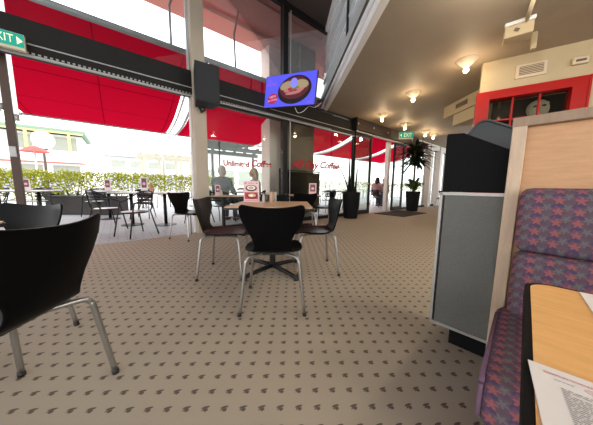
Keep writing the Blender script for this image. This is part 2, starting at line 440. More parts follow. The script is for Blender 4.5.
# cream column carrying the loudspeaker
b = MB(); b.box((.955, -.03, 2.55), (.225, .20, 5.1), bevel=.012); struct(fac(b.build('column', 'column')))
b = MB(); b.box((.835, .10, 2.55), (.03, .05, 5.1)); struct(fac(b.build('column_edge', 'white_gloss')))

def window(name, s0, s1, z0, z1, glass, mull=(), sill=.09, frame=.05, w=0, dark='dark_frame'):
    b = MB()
    if sill: b.box(((s0+s1)/2, w, z0+sill/2), (s1-s0, .10, sill))
    if frame: b.box(((s0+s1)/2, w, z1-frame/2), (s1-s0, .08, frame))
    for x in mull: b.box((x, w, (z0+z1)/2), (.045, .08, z1-z0))
    root = fac(struct(b.build(name, dark)))
    g = MB(); g.box(((s0+s1)/2, w, (z0+sill+z1-frame)/2), (s1-s0, .008, z1-z0-sill-frame)); struct(g.build('pane', glass, root))
    return root
w1 = window('window_1', 1.11, 2.86, 0, 2.52, 'glass')
w2 = window('window_2', 3.0, 5.50, 0, 3.03, 'glass', mull=(), frame=.03)
w3 = window('window_3', -4.4, 4.6, 2.93, 5.1, 'glass_upper', mull=(-1.9,), sill=.03, frame=.12)
def lettering(parent, txt, size, s, w, z, sx, shear=0):
    me = text_mesh(txt, size, .003, shear, bold=size*.035)
    me.transform(Matrix.Translation((s, w, z)) @ Matrix.Rotation(PI/2, 4, 'X') @ Matrix.Diagonal((sx, 1, 1, 1)))
    return link_mesh('lettering', me, 'letter_red', parent)
lettering(w1, 'Unlimited', .16, 1.69, -.012, 1.385, .92)
lettering(w1, 'Coffee', .20, 2.28, -.012, 1.42, .95, .3)
lettering(w2, 'All Day', .27, 3.62, -.012, 1.50, 1.1, .35)
lettering(w2, 'Coffee', .26, 4.55, -.012, 1.53, 1.15, .35)

# door: header, two leaves, jamb
b = MB(); b.box((7.65, -.10, 2.86), (4.3, .26, .34), bevel=.01); hd = struct(fac(b.build('trim_3', 'beam_brown')))
b = MB(); b.box((7.65, -.10, 2.67), (4.3, .10, .035)); struct(b.build('trim_track', 'alu', hd))
b = MB()
for x in (5.55, 6.4, 7.3, 8.3, 9.2): b.tube([(x, -.235, 2.86), (x, -.25, 2.86)], .03, 12)
struct(b.build('trim_sensor', 'alu', hd))
b = MB(); b.box((5.49, -.10, 2.86), (.05, .30, .42)); struct(b.build('trim_end', 'black_metal', hd))
def door(name, s0, s1, w):
    b = MB(); z1 = 2.66
    for x in (s0+.045, s1-.045): b.box((x, w, z1/2), (.09, .05, z1))
    b.box(((s0+s1)/2, w, .07), (s1-s0, .05, .14)); b.box(((s0+s1)/2, w, z1-.045), (s1-s0, .05, .09))
    r = fac(struct(b.build(name, 'dark_frame')))
    g = MB(); g.box(((s0+s1)/2, w, z1/2), (s1-s0-.16, .01, z1-.2)); struct(g.build('door_pane', 'glass_dark', r))
    h = MB(); h.box((s1-.16 if s0 < 7 else s0+.16, w-.05, 1.05), (.03, .05, .05)); struct(h.build('door_handle', 'alu', r))
door('door_1', 5.58, 6.66, -.02); door('door_2', 8.22, 9.08, -.02)
b = MB(); b.box((8.07, .14, 1.34), (.17, .14, 2.68), bevel=.008); struct(fac(b.build('door_jamb', 'white_paint')))
window('window_4', 9.10, 15.5, 0, 2.80, 'glass', mull=(10.2,), sill=.08, frame=.05)
b = MB(); b.box((12.6, -.05, 2.90), (6.0, .2, .24)); struct(fac(b.build('trim_4', 'white_paint')))
for i, s in enumerate((11.55, 12.75, 14.1)):
    b = MB(); b.box((s, -.05, 1.5), (.34, .3, 3.0), bevel=.02); struct(fac(b.build('column', 'white_paint')))

# ------------------------------------------------------------------ ceilings
SE = [(1.22, -4.0), (.95, 2.753), (.755, 6.369), (.70, 7.2)]
CZ = 3.03
poly = SE + [(9.6, 13.6), (15, 13), (15, -4)]
b = MB(); b.prism(poly, .30, Matrix.Translation((0, 0, CZ))); struct(b.build('ceiling', 'ceiling'))
def along_edge(off, z0, z1, thick):
    b = MB(); rows = []
    for (x, y) in SE[:3]+[(.735, 6.75)]:
        rows.append([(x-off, y, z0), (x-off, y, z1), (x-off+thick, y, z1), (x-off+thick, y, z0), (x-off, y, z0)])
    b.grid(rows); return b
struct(along_edge(.03, CZ-.012, CZ+.10, .10).build('trim_5', 'white_gloss'))
struct(along_edge(.055, CZ+.10, CZ+.21, .12).build('trim_6', 'white_gloss'))
struct(along_edge(.02, CZ+.21, CZ+.29, .10).build('trim_7', 'black_metal'))
struct(along_edge(.06, CZ+.29, CZ+.46, .08).build('trim_8', 'grey_metal'))
wm = struct(along_edge(-.02, CZ+.46, 5.1, .012).build('window_5', mat('mezzanine_sky_sheen', (.72, .78, .86), .08, noise=.25, scale=1.2, spec=1.0)))  # the sky's reflection is put into the pale blue base colour
def edge_at(y):
    for (x0, y0), (x1, y1) in zip(SE, SE[1:]):
        if y0 <= y <= y1: return x0+(x1-x0)*(y-y0)/(y1-y0)
b = MB()
for y in (.6, 4.2): b.box((edge_at(y)-.02, y, 4.3), (.04, .03, 1.65))
struct(b.build('window_mullion', 'dark_frame', wm))
for z in (3.85, 4.25, 4.68):
    struct(along_edge(.01, z, z+.035, .04).build('window_rail', 'white_gloss', wm))
struct(along_edge(.05, 5.0, 5.1, .10).build('trim_9', 'white_gloss'))
# void ceiling and outdoor soffit
b = MB(); b.box((3.2, -5.0, 5.16), (26, 10.0, .12)); struct(fac(b.build('ceiling.001', 'brown_ceiling')))
b = MB(); b.box((3.2, .65, 5.16), (26, 1.3, .12)); struct(fac(b.build('soffit', 'soffit_brown')))
b = MB(); b.box((3.2, 1.7, 5.20), (26, .8, .12)); struct(fac(b.build('soffit.001', 'soffit_pink')))
b = MB(); b.box((3.2, 1.28, 5.09), (26, .05, .14)); b.box((3.2, .35, 5.09), (26, .03, .04)); struct(fac(b.build('trim_10', 'soffit_brown')))
b = MB()
for i in range(20): b.box((-8+i*1.1, 1.7, 5.139), (.015, .8, .006))
struct(fac(b.build('trim_11', 'soffit_brown')))
# pier outside; the shade on its front is in the dark brown
b = MB(); b.box((4.22, 1.05, 2.55), (1.12, .3, 5.1), bevel=.01); struct(fac(b.build('pier', mat('pier_shaded', (.23, .175, .135), .8, noise=.15, scale=5))))

b = MB(); b.box((3.78, 1.75, 2.55), (.66, .5, 5.1), bevel=.012); struct(fac(b.build('column', mat('pier_lit_side', (.80, .74, .66), .7, noise=.08, scale=5))))  # separate pale box; light caught by the pier's side is in its colour
# ------------------------------------------------------------------ right wall with the red window
WA = (3.13, 4.0); WD = Vector((.84, -.543)).normalized(); WR = math.atan2(WD.y, WD.x)
def wallobj(o): o.location = (WA[0], WA[1], 0); o.rotation_euler = (0, 0, WR); return o
b = MB()      # wall in local x along, y behind, with an opening for the window
b.box((2.6, .08, (2.54+CZ)/2), (5.2, .16, CZ-2.54)); b.box((2.6, .08, .4), (5.2, .16, .8)); b.box((3.2, .08, 1.67), (4.0, .16, 1.74))
struct(wallobj(b.build('wall_right', 'cream')))
b = MB(); b.box((3.0, -.06, CZ/2), (6.0, .12, CZ)); o = struct(b.build('wall_far', 'cream')); o.location = (WA[0]+.02, WA[1]+.02, 0); o.rotation_euler = (0, 0, math.radians(46))
b = MB(); b.box((.9, .9, 1.6), (1.6, .05, 2.0)); b.box((.9, .8, .8), (1.6, 1.3, .05)); struct(wallobj(b.build('wall_kitchen', 'kitchen_dark')))
b = MB()
X0, X1, Z0, Z1 = -.04, 1.20, .80, 2.54
b.box(((X0+X1)/2, .06, Z1-.065), (X1-X0, .22, .13)); b.box((X0+.085, .06, (Z0+Z1)/2-.065), (.17, .22, Z1-Z0-.13)); b.box((X1-.075, .06, (Z0+Z1)/2-.065), (.15, .22, Z1-Z0-.13))
b.box(((X0+X1)/2, .06, Z0+.06), (X1-X0-.32, .2, .12))
b.box((X1+.012, -.03, (Z0+Z1)/2), (.025, .06, Z1-Z0))
w6 = wallobj(struct(b.build('window_6', 'red_gloss')))
b = MB()
for x in (.435, .745): b.box((x, .05, 1.66), (.022, .05, 1.5))
for z in (2.075, 1.73, 1.38, 1.05): b.box((.59, .05, z), (.92, .05, .022))
struct(b.build('window_bar', 'red_gloss', w6))
b = MB(); b.box((.59, .08, 1.66), (.93, .008, 1.5)); struct(b.build('pane', glass_mat('kitchen_glass', (.7, .72, .7), .3), w6))
# pale mask behind the panes
mk = thing('wall_mask', 'pale round plaster mask seen behind the dark panes of the red window', 'mask')
wallobj(mk); ml = Vector((.80, .30, 2.24))
b = MB(); b.ell(ml, (.14, .09, .15)); b.ell(ml+Vector((0, -.085, -.01)), (.022, .03, .04)); b.ell(ml+Vector((-.0, -.07, .07)), (.11, .03, .03)); b.ell(ml+Vector((0, -.075, -.075)), (.04, .02, .018))
b.build('face', 'mask', mk, True)
for x in (-.05, .05):
    b = MB(); b.ell(ml+Vector((x, -.08, .03)), (.028, .02, .018)); b.build('eye_hollow', 'grille_dark', mk, True)
b = MB(); b.box((.80, .25, 1.995), (.46, .22, .03)); b.build('shelf_board', 'kitchen_dark', mk)
b = MB(); b.tube([(.80, .30, 2.01), (.80, .30, 2.12)], .05, 12); b.build('stand', 'kitchen_dark', mk, True)
# air vent, alarm box
v = thing('air_vent', 'cream slatted air vent high on the wall above the red window', 'vent'); wallobj(v)
b = MB(); b.box((.595, -.012, 2.77), (.35, .03, .20), bevel=.006); b.build('frame', 'grille', v)
b = MB(); b.box((.595, -.029, 2.775), (.27, .006, .125)); b.build('backing', 'grille_dark', v)
for k in range(5):
    b = MB(); b.box((.595, -.034, 2.727+k*.024), (.27, .012, .009), rot=(.5, 0, 0)); b.build('slat', 'grille', v)
a = thing('alarm_sounder', 'small beige alarm box on the wall right of the air vent', 'alarm'); wallobj(a)
b = MB(); b.box((1.09, -.03, 2.76), (.16, .06, .10), bevel=.015); b.build('casing', 'grille', a, 'auto')
b = MB(); b.box((1.09, -.063, 2.755), (.10, .01, .03), bevel=.004); b.build('lens', 'grille_dark', a)
# bulkheads beyond the corner
b = MB(); b.box((4.12, 5.35, 2.89), (.5, 1.5, .28)); bh = struct(b.build('bulkhead', 'cream'))
b = MB(); b.box((4.14, 5.15, 2.62), (.44, 1.28, .26)); struct(b.build('bulkhead.001', 'cream'))
b = MB()
for k in range(7): b.box((3.862, 5.3+k*.055, 2.90), (.012, .03, .10))
struct(b.build('bulkhead_grille', 'grille_dark', bh))
# back enclosure of the room behind the camera
# box and conduit at the ceiling
cb = thing('ceiling_box', 'cream box hung from the ceiling with a pipe, above the vent', 'fixture', (2.84, 3.11, 0), math.radians(-38))
b = MB(); b.box((0, 0, 2.945), (.27, .20, .17), bevel=.01); b.build('casing', 'cream', cb, 'auto')
b = MB(); b.box((0, -.12, 3.005), (.28, .05, .04), bevel=.006); b.build('flap', 'white_paint', cb, 'auto')
b = MB(); b.tube([(.06, -.10, 3.0), (.06, -.5, 3.0)], .022, 10); b.build('pipe', 'grille', cb, True)
b = MB(); b.box((-.02, -.104, 2.93), (.05, .008, .035), rot=(0, .5, 0)); b.build('latch', 'grille_dark', cb)
b = MB(); b.box((3.20, 3.25, 2.93), (.05, .06, .22), rot=(0, 0, WR)); struct(b.build('trim_12', 'cream'))

# ------------------------------------------------------------------ lamps
def lamp(label, x, y, group='bare bulb ceiling lamps'):
    r = thing('ceiling_lamp', label, 'ceiling lamp', (x, y, CZ), 0, group)
    b = MB(); b.lathe([(.0, -.001), (.155, -.001), (.15, -.012), (.055, -.10), (.035, -.115), (.0, -.115)], 28); b.build('lamp_shade', 'lamp_shade', r, 'auto')
    b = MB(); b.lathe([(0, -.20), (.020, -.197), (.034, -.185), (.040, -.165), (.036, -.145), (.022, -.122), (0, -.115)], 18); b.build('bulb', 'bulb', r, True)
    l = bpy.data.lights.new('lamp_light', 'POINT'); l.energy = 9; l.color = (1, .72, .42); l.shadow_soft_size = .05
    lo = bpy.data.objects.new('lamp_light', l); C.objects.link(lo); lo.parent = r; lo.location = (0, 0, -.26)
LP = [(2.78, 3.90, 'nearest glowing ceiling lamp, left of the red window corner'), (2.57, 5.17, 'glowing ceiling lamp second from the red window, in front of the bulkhead'),
      (2.46, 6.68, 'glowing ceiling lamp above the end of the dark door header'), (3.56, 7.57, 'glowing ceiling lamp just above the green sign by the door'),
      (4.78, 8.52, 'glowing ceiling lamp right of the green sign, above the palm'), (5.33, 8.93, 'farthest glowing ceiling lamp, beside the black box top')]
for x, y, l in LP: lamp(l, x, y)
for i, (x, y) in enumerate(((1.95, 2.2), (2.05, .9), (2.1, -.6), (3.4, -.2), (2.2, -2.2), (3.6, -2.0))):   # unseen lamps added over the booths to brighten the floor
    b = MB(); b.lathe([(.0, -.001), (.155, -.001), (.15, -.012), (.055, -.10), (.035, -.115), (.0, -.115)], 28, (x, y, CZ)); q = struct(b.build('trim_%d' % (20+i), 'lamp_shade', None, 'auto'))
    b = MB(); b.lathe([(0, -.20), (.020, -.197), (.034, -.185), (.040, -.165), (.036, -.145), (.022, -.122), (0, -.115)], 18, (x, y, CZ)); struct(b.build('trim_bulb', 'bulb', q, True))
    l = bpy.data.lights.new('lamp_light', 'POINT'); l.energy = 25; l.color = (1, .88, .72); l.shadow_soft_size = .06  # fill light for each added lamp
    lo = bpy.data.objects.new('lamp_light', l); C.objects.link(lo); lo.location = (x, y, CZ-.27)
for x, y, l in ((5.09, 6.77, 'recessed downlight nearer the camera, left of the red window frame'), (5.79, 7.55, 'recessed downlight farther back, left of the red window frame')):
    r = thing('downlight', l, 'downlight', (x, y, CZ), 0, 'recessed downlights')
    b = MB(); b.lathe([(.10, -.001), (.13, -.001), (.13, -.012), (.10, -.014), (.10, -.001)], 24); b.build('rim', 'white_paint', r, 'auto')
    b = MB(); b.lathe([(0, -.006), (.10, -.006), (.10, -.002), (0, -.002)], 24); b.build('lens', 'bulb', r)

# ------------------------------------------------------------------ signs, screen, speaker
def exit_sign(label, loc, rz, W, Hh, arrow, drop=0):
    r = thing('exit_sign', label, 'exit sign', loc, rz)
    b = MB(); b.box((0, .03, 0), (W, .06, Hh), bevel=.004); b.build('casing', 'sign_case', r)
    b = MB(); b.box((0, -.003, .012*Hh/.18), (W*.96, .006, Hh*.80)); f = b.build('sign_face', 'sign_green', r)
    me = text_mesh('EXIT', Hh*(.60 if arrow > 0 else .72), .001, 0, 'RIGHT' if arrow > 0 else 'CENTER'); me.transform(upright(.27*W if arrow > 0 else .10*W, -.008, .01) @ Matrix.Diagonal((.82, 1.15, 1, 1))); link_mesh('lettering', me, 'sign_white', f)
    b = MB(); q = Hh*.24
    if arrow > 0: p = [(W*.33, -q), (W*.33+q*1.1, 0), (W*.33, q)]
    else: p = [(-W*.34, -q), (-W*.34-q*.9, 0), (-W*.34, q)]
    b.prism(p, .003, upright(0, -.006, .01)); b.build('arrow', 'sign_white', f)
    if drop:
        for x in (-W*.3, W*.3):
            b = MB(); b.tube([(x, .03, Hh/2), (x, .03, Hh/2+drop)], .006, 8); b.build('hanger', 'alu', r)
    else:
        b = MB(); b.box((0, .075, 0), (W*.6, .05, Hh*.5)); b.build('bracket', 'alu', r)
p = F(-1.245, -.20, 2.605); exit_sign('green exit sign with right arrow on the black beam, cut by the left edge', p, FR, .36, .185, 1)
exit_sign('green exit sign hanging from the ceiling near the door header', (3.95, 8.25, 2.80), -.05, .50, .24, -1, drop=.11)

tv = thing('television', 'wide screen with blue food advert hung in front of the black post', 'screen', (-.18, 4.85, 2.92))
tv.rotation_euler = Euler((math.radians(-3), math.radians(4.2), math.radians(-25.3)))
W, Hh = 1.20, .665
b = MB(); b.box((0, .03, 0), (W, .05, Hh), bevel=.008); b.build('casing', 'black', tv)
b = MB(); b.box((0, .002, 0), (W-.02, .006, Hh-.02)); s = b.build('display', 'scr_blue', tv)
def disc(name, cx, cz, rx, rz, m, y, rot=0, n=40):
    b = MB(); b.prism([(math.cos(2*PI*i/n)*rx, math.sin(2*PI*i/n)*rz) for i in range(n)], .002, upright(cx, y, cz) @ Matrix.Rotation(rot, 4, 'Z')); return b.build(name, m, s)
disc('picture_bowl', .115, -.005, .385, .28, 'scr_bowl', -.002, .12)
disc('picture_bowl', .115, .03, .335, .215, 'scr_bowl_in', -.0045, .08)
disc('picture_food', -.06, .085, .16, .085, 'scr_food', -.007, .2)
disc('picture_food', .27, .09, .16, .09, 'scr_food', -.007, -.1)
disc('picture_greens', .1, .02, .13, .04, 'scr_green', -.0085, .1)
disc('picture_meat', -.03, -.01, .09, .04, 'scr_meat', -.010, .2); disc('picture_meat', .22, -.02, .12, .035, 'scr_meat', -.010, .1)
disc('picture_meat', .10, -.07, .18, .03, 'scr_meat', -.0095, .08)
disc('picture_red', .02, .005, .05, .03, 'scr_red', -.0115); disc('picture_red', .14, -.02, .05, .022, 'scr_red', -.0115)
disc('picture_egg', .105, .125, .082, .10, 'scr_egg', -.012, .1)
disc('picture_badge', -.385, -.15, .125, .105, 'scr_red', -.005, .25)
for t, z, sz in (('NEW', -.115, .07), ('IN STORE', -.185, .055)):
    me = text_mesh(t, sz, .001); me.transform(upright(-.385, -.009, z) @ Matrix.Rotation(.12, 4, 'Z')); link_mesh('lettering', me, 'scr_pale', s)
me = text_mesh('SALAD', .085, .001); me.transform(upright(-.44, -.003, .145)); link_mesh('lettering', me, 'scr_text', s)
me = text_mesh('fresh', .05, .001); me.transform(upright(-.48, -.003, .225)); link_mesh('lettering', me, 'scr_text', s)
me = text_mesh('daily', .05, .001); me.transform(upright(.48, -.003, -.27)); link_mesh('lettering', me, 'scr_text', s)
b = MB(); b.tube([(-.02, .05, 0), (-.02, .40, .0), (.10, .70, .05)], .022, 10); b.box((-.02, .075, 0), (.2, .04, .2)); b.build('bracket', 'black_metal', tv)
b = MB(); b.tube([(.12, .05, -.28), (.18, .12, -.42), (.30, .14, -.40), (.42, .15, -.30), (.56, .15, -.33), (.68, .15, -.25)], .006, 8, smooth=6); b.build('cable', 'cable', tv, True)

sp = thing('loudspeaker', 'large black loudspeaker box mounted on the cream column', 'speaker', (-1.575, 3.98, 2.60), math.radians(33))
b = MB(); b.prism([(-.19, -.17), (.19, -.17), (.15, .19), (-.15, .19)], .60, Matrix.Translation((0, 0, -.30))); b.build('cabinet', 'speaker', sp)
b = MB(); b.box((0, -.175, 0), (.35, .012, .56), bevel=.004); b.build('grille', 'speaker', sp)
b = MB(); b.tube([(0, .12, -.29), (0, .12, -.35), (-.04, .23, -.36), (-.10, .25, -.2)], .020, 8); b.build('bracket', 'black_metal', sp)

# ------------------------------------------------------------------ station, booth
BA = math.radians(-46); BO = Vector((1.0, 1.06, 0)); 
bx = lambda name, label, cat: thing(name, label, cat, tuple(BO), BA)      # local x right along the booth, y away from the camera
st = bx('waiter_station', 'low grey felt-faced station panel beside the timber partition', 'station')
b = MB(); b.box((.10, .16, .505), (.715, .27, .77)); b.build('cabinet', 'black', st)
b = MB(); b.box((.10, .015, .515), (.69, .02, .75)); b.build('felt_panel', 'felt', st)
b = MB(); b.box((.10, .012, .899), (.74, .03, .016)); b.box((.10, .012, .134), (.74, .03, .016)); b.box((-.262, .012, .516), (.014, .03, .78)); b.box((.462, .012, .516), (.014, .03, .78)); b.build('frame', 'alu', st)
b = MB(); b.box((.125, .20, .063), (.60, .26, .126)); b.build('plinth', 'black_matte', st)
cd = bx('menu_rack', 'tall black box with a sloped top standing on the grey station', 'rack')
prof = [(-.266, .908), (-.266, 1.222), (-.258, 1.227), (-.19, 1.222), (.012, 1.108), (.25, 1.0), (.25, .908)]
b = MB(); b.prism(prof, .26, Matrix.Translation((0, .29, 0)) @ Matrix.Rotation(PI/2, 4, 'X')); b.build('casing', 'black_matte', cd)
tr = bx('serving_tray', 'grey round-cornered tray propped behind the black sloped box', 'tray')
rr = Matrix.Translation((-.03, .34, 1.165)) @ Matrix.Rotation(math.radians(30), 4, 'Y') @ Matrix.Rotation(math.radians(-8), 4, 'X')
b = MB(); b.box((0, 0, 0), (.22, .02, .16), bevel=.009)
def rrect(w, h, r, n=8):
    o = []
    for cx, cy, a0 in ((w/2-r, h/2-r, 0), (-w/2+r, h/2-r, PI/2), (-w/2+r, -h/2+r, PI), (w/2-r, -h/2+r, 1.5*PI)):
        o += [(cx+r*math.cos(a0+PI/2*i/n), cy+r*math.sin(a0+PI/2*i/n)) for i in range(n+1)]
    return o
b.bm.free(); b = MB(); b.prism(rrect(.42, .20, .05), .018, rr @ Matrix.Rotation(PI/2, 4, 'X')); b.build('base', 'tray_grey', tr)
b = MB(); pts = rrect(.42, .20, .05); pts.append(pts[0]); b.tube([rr @ Matrix.Rotation(PI/2, 4, 'X') @ Vector((x, y, .018)) for x, y in pts], .008, 8, cap=False); b.build('rim', 'tray_grey', tr, True)

pt = bx('booth_partition', 'tall birch veneer partition board in a pale timber frame behind the booth', 'partition')
L = 1.5
b = MB(); b.box((L/2, -.012, .62), (L-.06, .018, 1.18)); b.build('veneer_panel', 'veneer', pt)
b = MB(); b.box((.024, -.02, .61), (.048, .055, 1.22), bevel=.004); b.build('stile', 'oak_pale', pt)
b = MB(); b.box((L-.024, -.02, .61), (.048, .055, 1.22), bevel=.004); b.build('stile', 'oak_pale', pt)
b = MB(); b.box((L/2, -.02, 1.222), (L+.004, .058, .042), bevel=.005); b.build('top_rail', 'oak', pt)

bn = bx('booth_bench', 'booth bench in purple and salmon leaf-pattern fabric against the timber partition', 'bench')
def cushion(name, c, d, rot=None, bev=.03):
    b = MB(); b.box(c, d, rot=rot, bevel=bev); return b.build(name, 'fabric', bn, True)
cushion('back_cushion', (.052+.65, -.10, .800), (1.30, .12, .265), rot=(-.04, 0, 0), bev=.035)
cushion('back_cushion', (.056+.65, -.115, .515), (1.30, .145, .305), rot=(-.04, 0, 0), bev=.04)
cushion('seat_cushion', (.022+.65, -.40, .33), (1.30, .60, .16), bev=.045)
cushion('seat_skirt', (.04+.64, -.40, .155), (1.26, .54, .25), bev=.02)
b = MB(); b.box((.70, -.38, .02), (1.2, .48, .04)); b.build('plinth', 'black_matte', bn)
b = MB(); b.tube([(.030, -.685, .392), (.030, -.20, .392)], .007, 8); b.tube([(.030, -.69, .285), (.030, -.69, .385)], .006, 8); b.build('piping', mat('piping', (.16, .09, .15), .8, noise=.2, scale=40), bn, True)

# booth table: local origin below the camera, x right along its length, y towards the partition
TB = math.radians(-46)
T = thing('booth_table', 'wood-grain booth table with black edging in the lower right corner', 'table', (0, 0, 0), TB)
def tl(x, y, z=0): c, s_ = math.cos(TB), math.sin(TB); return (x*c-y*s_, x*s_+y*c, z)
tx0, ty0, ty1 = .0155, -.12, .664
def tabpoly(x0, x1, y0, y1, r):
    o = []
    for cx, cy, a0 in ((x1-r, y1-r, 0), (x0+r, y1-r, PI/2), (x0+r, y0+r, PI), (x1-r, y0+r, 1.5*PI)):
        o += [(cx+r*math.cos(a0+PI/2*i/8), cy+r*math.sin(a0+PI/2*i/8)) for i in range(9)]
    return o
b = MB(); b.prism(tabpoly(tx0+.008, 1.25, ty0+.013, ty1-.012, .035), .022, Matrix.Translation((0, 0, .718))); b.build('tabletop', 'table_wood', T)
b = MB(); b.prism(tabpoly(tx0, 1.262, ty0, ty1, .045), .022, Matrix.Translation((0, 0, .7165))); b.build('edge_band', 'black_matte', T)
b = MB(); b.tube([(.62, .27, .03), (.62, .27, .705)], .04, 16); b.build('pedestal', 'black_metal', T, True)
b = MB(); b.lathe([(0, 0), (.27, 0), (.27, .012), (.06, .035), (0, .035)], 28, (.62, .27, 0)); b.build('base', 'black_metal', T, 'auto')
def menu(label, corner, ang, w, h, rows):
    # corner: world xy of the top left corner of the sheet, ang: direction of its top edge
    r = thing('menu_sheet', label, 'menu', (corner[0], corner[1], .7412), ang, 'printed paper menus')
    b = MB(); b.box((w/2, -h/2, 0), (w, h, .0014)); sh = b.build('sheet', 'paper', r)
    rows(r, w, h); return r
def bars(name, m, r, L):
    b = MB()
    for (x, y, w, h) in L: b.quad([(x, y, .0011), (x+w, y, .0011), (x+w, y-h, .0011), (x, y-h, .0011)])
    b.build(name, m, r)
rnd = random.Random(3)
def rows_a(r, w, h):
    g = []
    for k in range(72):
        y = -.030-k*.0025; x = .019+k*.00001
        while x < w-.012:
            ww = rnd.uniform(.002, .006); g.append((x, y, ww, .0010)); x += ww+.0011
            if rnd.random() < .06: break
    x = .016
    for k in range(5): g.append((x, -.0195, .0022, .0009)); x += .0027
    for k in range(14): g.append((.039+k*.0028, -.0235, .0022, .0013))
    bars('printed_text', 'ink_grey', r, g)
    pk = []
    for y in (-.0105, -.0120):
        x = .010
        while x < w-.012:
            ww = rnd.uniform(.0006, .0016); pk.append((x, y, ww, .0011)); x += ww+.0006
    bars('printed_border', 'ink_pink', r, pk)
    b = MB(); b.prism([(.047+.012*math.cos(2*PI*i/24), -.0195+.0042*math.sin(2*PI*i/24)) for i in range(24)], .0003, Matrix.Translation((0, 0, .0008))); b.build('printed_logo', mat('logo_ink', (.70, .58, .62), .6, noise=.3, scale=400), r)
def rows_b(r, w, h):
    g = []
    for k in range(60):
        y = -.015-k*.0033; x = .012
        while x < w-.01:
            ww = rnd.uniform(.002, .007); g.append((x, y, ww, .0011)); x += ww+.0013
            if rnd.random() < .12: break
    bars('printed_text', 'ink_grey', r, g)
menu('white printed menu sheet with a pink border, nearest the lower right corner', tl(.019, .342), TB+math.radians(5), .21, .297, rows_a)
menu('white printed menu sheet at the far edge of the booth table', tl(.086, .648), TB+math.radians(2), .21, .29, rows_b)

# ------------------------------------------------------------------ shell chairs
def shell_mesh(m_=22):
    pr = [(.232, .418, .10), (.225, .434, .150), (.20, .443, .182), (.13, .447, .208), (.05, .444, .224), (-.03, .441, .226), (-.10, .442, .208), (-.150, .450, .172), (-.182, .472, .142),
          (-.202, .505, .128), (-.218, .55, .136), (-.232, .60, .160), (-.246, .66, .196), (-.258, .715, .222), (-.268, .765, .229), (-.275, .795, .222), (-.277, .806, .200)]
    pts = catmull([Vector((p[0], p[1], p[2])) for p in pr], 2)
    rows = []
    for i, p in enumerate(pts):
        t = i/(len(pts)-1); row = []
        back = max(0, min(1, (p.y-.45)/.12))
        for j in range(m_+1):
            u = -1+2*j/m_; x = p.z*u
            y = p.x + back*.050*u*u*(p.z/.22)**2
            z = p.y + (1-back)*(.014*u*u if t < .45 else .006*u*u) - (0.012*u*u if t < .12 else 0)
            if p.y > .70: z += -.018*(1-u*u)*((p.y-.70)/.10)
            row.append((x, y, z))
        rows.append(row)
    b = MB(); b.grid(rows); bmesh.ops.recalc_face_normals(b.bm, faces=b.bm.faces)
    me = bpy.data.meshes.new('seat_shell'); b.bm.to_mesh(me); b.bm.free(); return me
SHELL = shell_mesh()
def leg_mb(sx, sy):
    b = MB()
    b.tube([(sx*.05, sy*.05, .418), (sx*.14, sy*.135, .421), (sx*.172, sy*.164, .418), (sx*.187, sy*.177, .400), (sx*.194, sy*.184, .36), (sx*.232, sy*.218, .018)], [.0125]*26, 12, smooth=5)
    return b
def shell_chair(label, loc, rz, group, lacquer='black_lacquer'):
    r = thing('cafe_chair', label, 'chair', loc, rz, group)
    link_mesh('seat_shell', SHELL.copy() if lacquer != 'black_lacquer' else SHELL, lacquer, r, True, [('SOLIDIFY', dict(thickness=.012, offset=0)), ('SUBSURF', dict(levels=1, render_levels=1))])
    b = MB(); b.box((0, 0, .424), (.20, .20, .022), bevel=.006); b.build('mounting_plate', 'black', r)
    for sx in (-1, 1):
        for sy in (-1, 1):
            l = leg_mb(sx, sy).build('leg', 'chrome', r, True)
            f = MB(); f.tube([(sx*.2315, sy*.2175, .024), (sx*.234, sy*.220, 0)], [.0145, .0145], 12); f.build('foot_cap', 'black', l, True)
    return r
GC = 'black shell chairs inside the cafe'
ch0 = shell_chair('black shell chair seen from behind in the middle of the carpet', (-.175, 1.705, 0), math.radians(2), GC)
br0 = shell_chair('dark brown shell chair on the left side of the central table, facing right', (-.755, 2.29, 0), math.radians(-88), GC, 'brown_lacquer')
for l, x, y, rz in (
    ('big black shell chair nearest on the left, its back to the camera', -1.095, .745, 93),
    ('black shell chair beyond the nearest left chair, at the left edge', -1.70, 1.16, 175),
    ('black shell chair catching grey light on the right side of the central table', .205, 2.42, 97),
    ('black shell chair on the far side of the central table', -.33, 3.23, 183),
    ('black shell chair at the back table, between the central table and the window', .15, 4.42, 5),
    ('black shell chair turned sideways near the glass, left of the tall pot', .64, 5.25, 98),
    ('black shell chair beside the cream column, at the left end of the rear table', -1.90, 3.86, -112)):
    dup(ch0, (x, y, 0), math.radians(rz), l, GC)

# ------------------------------------------------------------------ indoor tables
def cafe_table(label, loc, rz, w, d, feet=True, peds=(0,)):
    r = thing('cafe_table', label, 'table', loc, rz)
    b = MB(); b.prism(rrect(w, d, .03), .024, Matrix.Translation((0, 0, .716))); b.build('tabletop', 'cafe_wood', r)
    b = MB(); b.prism(rrect(w+.012, d+.012, .034), .018, Matrix.Translation((0, 0, .714))); b.build('edge_band', 'black', r)
    for px in peds:
        b = MB(); b.tube([(px, 0, .04), (px, 0, .70)], .032, 14); b.box((px, 0, .705), (.30, .30, .014)); b.build('pedestal', 'black_metal', r)
        for k in range(4):
            a_ = PI/4+k*PI/2
            b = MB(); b.tube([(px, 0, .058), (px+.25*math.cos(a_), .25*math.sin(a_), .040), (px+.385*math.cos(a_), .385*math.sin(a_), .022)], [.026, .022, .020], 8); q = b.build('foot', 'black_metal', r, True)
            b = MB(); b.tube([(px+.37*math.cos(a_), .37*math.sin(a_), 0), (px+.37*math.cos(a_), .37*math.sin(a_), .03)], .028, 10); b.build('glide', 'black', q, True)
    return r
cafe_table('wood-topped cafe table with a black cross base in the middle', (-.26, 2.36, 0), math.radians(1), .80, .80)
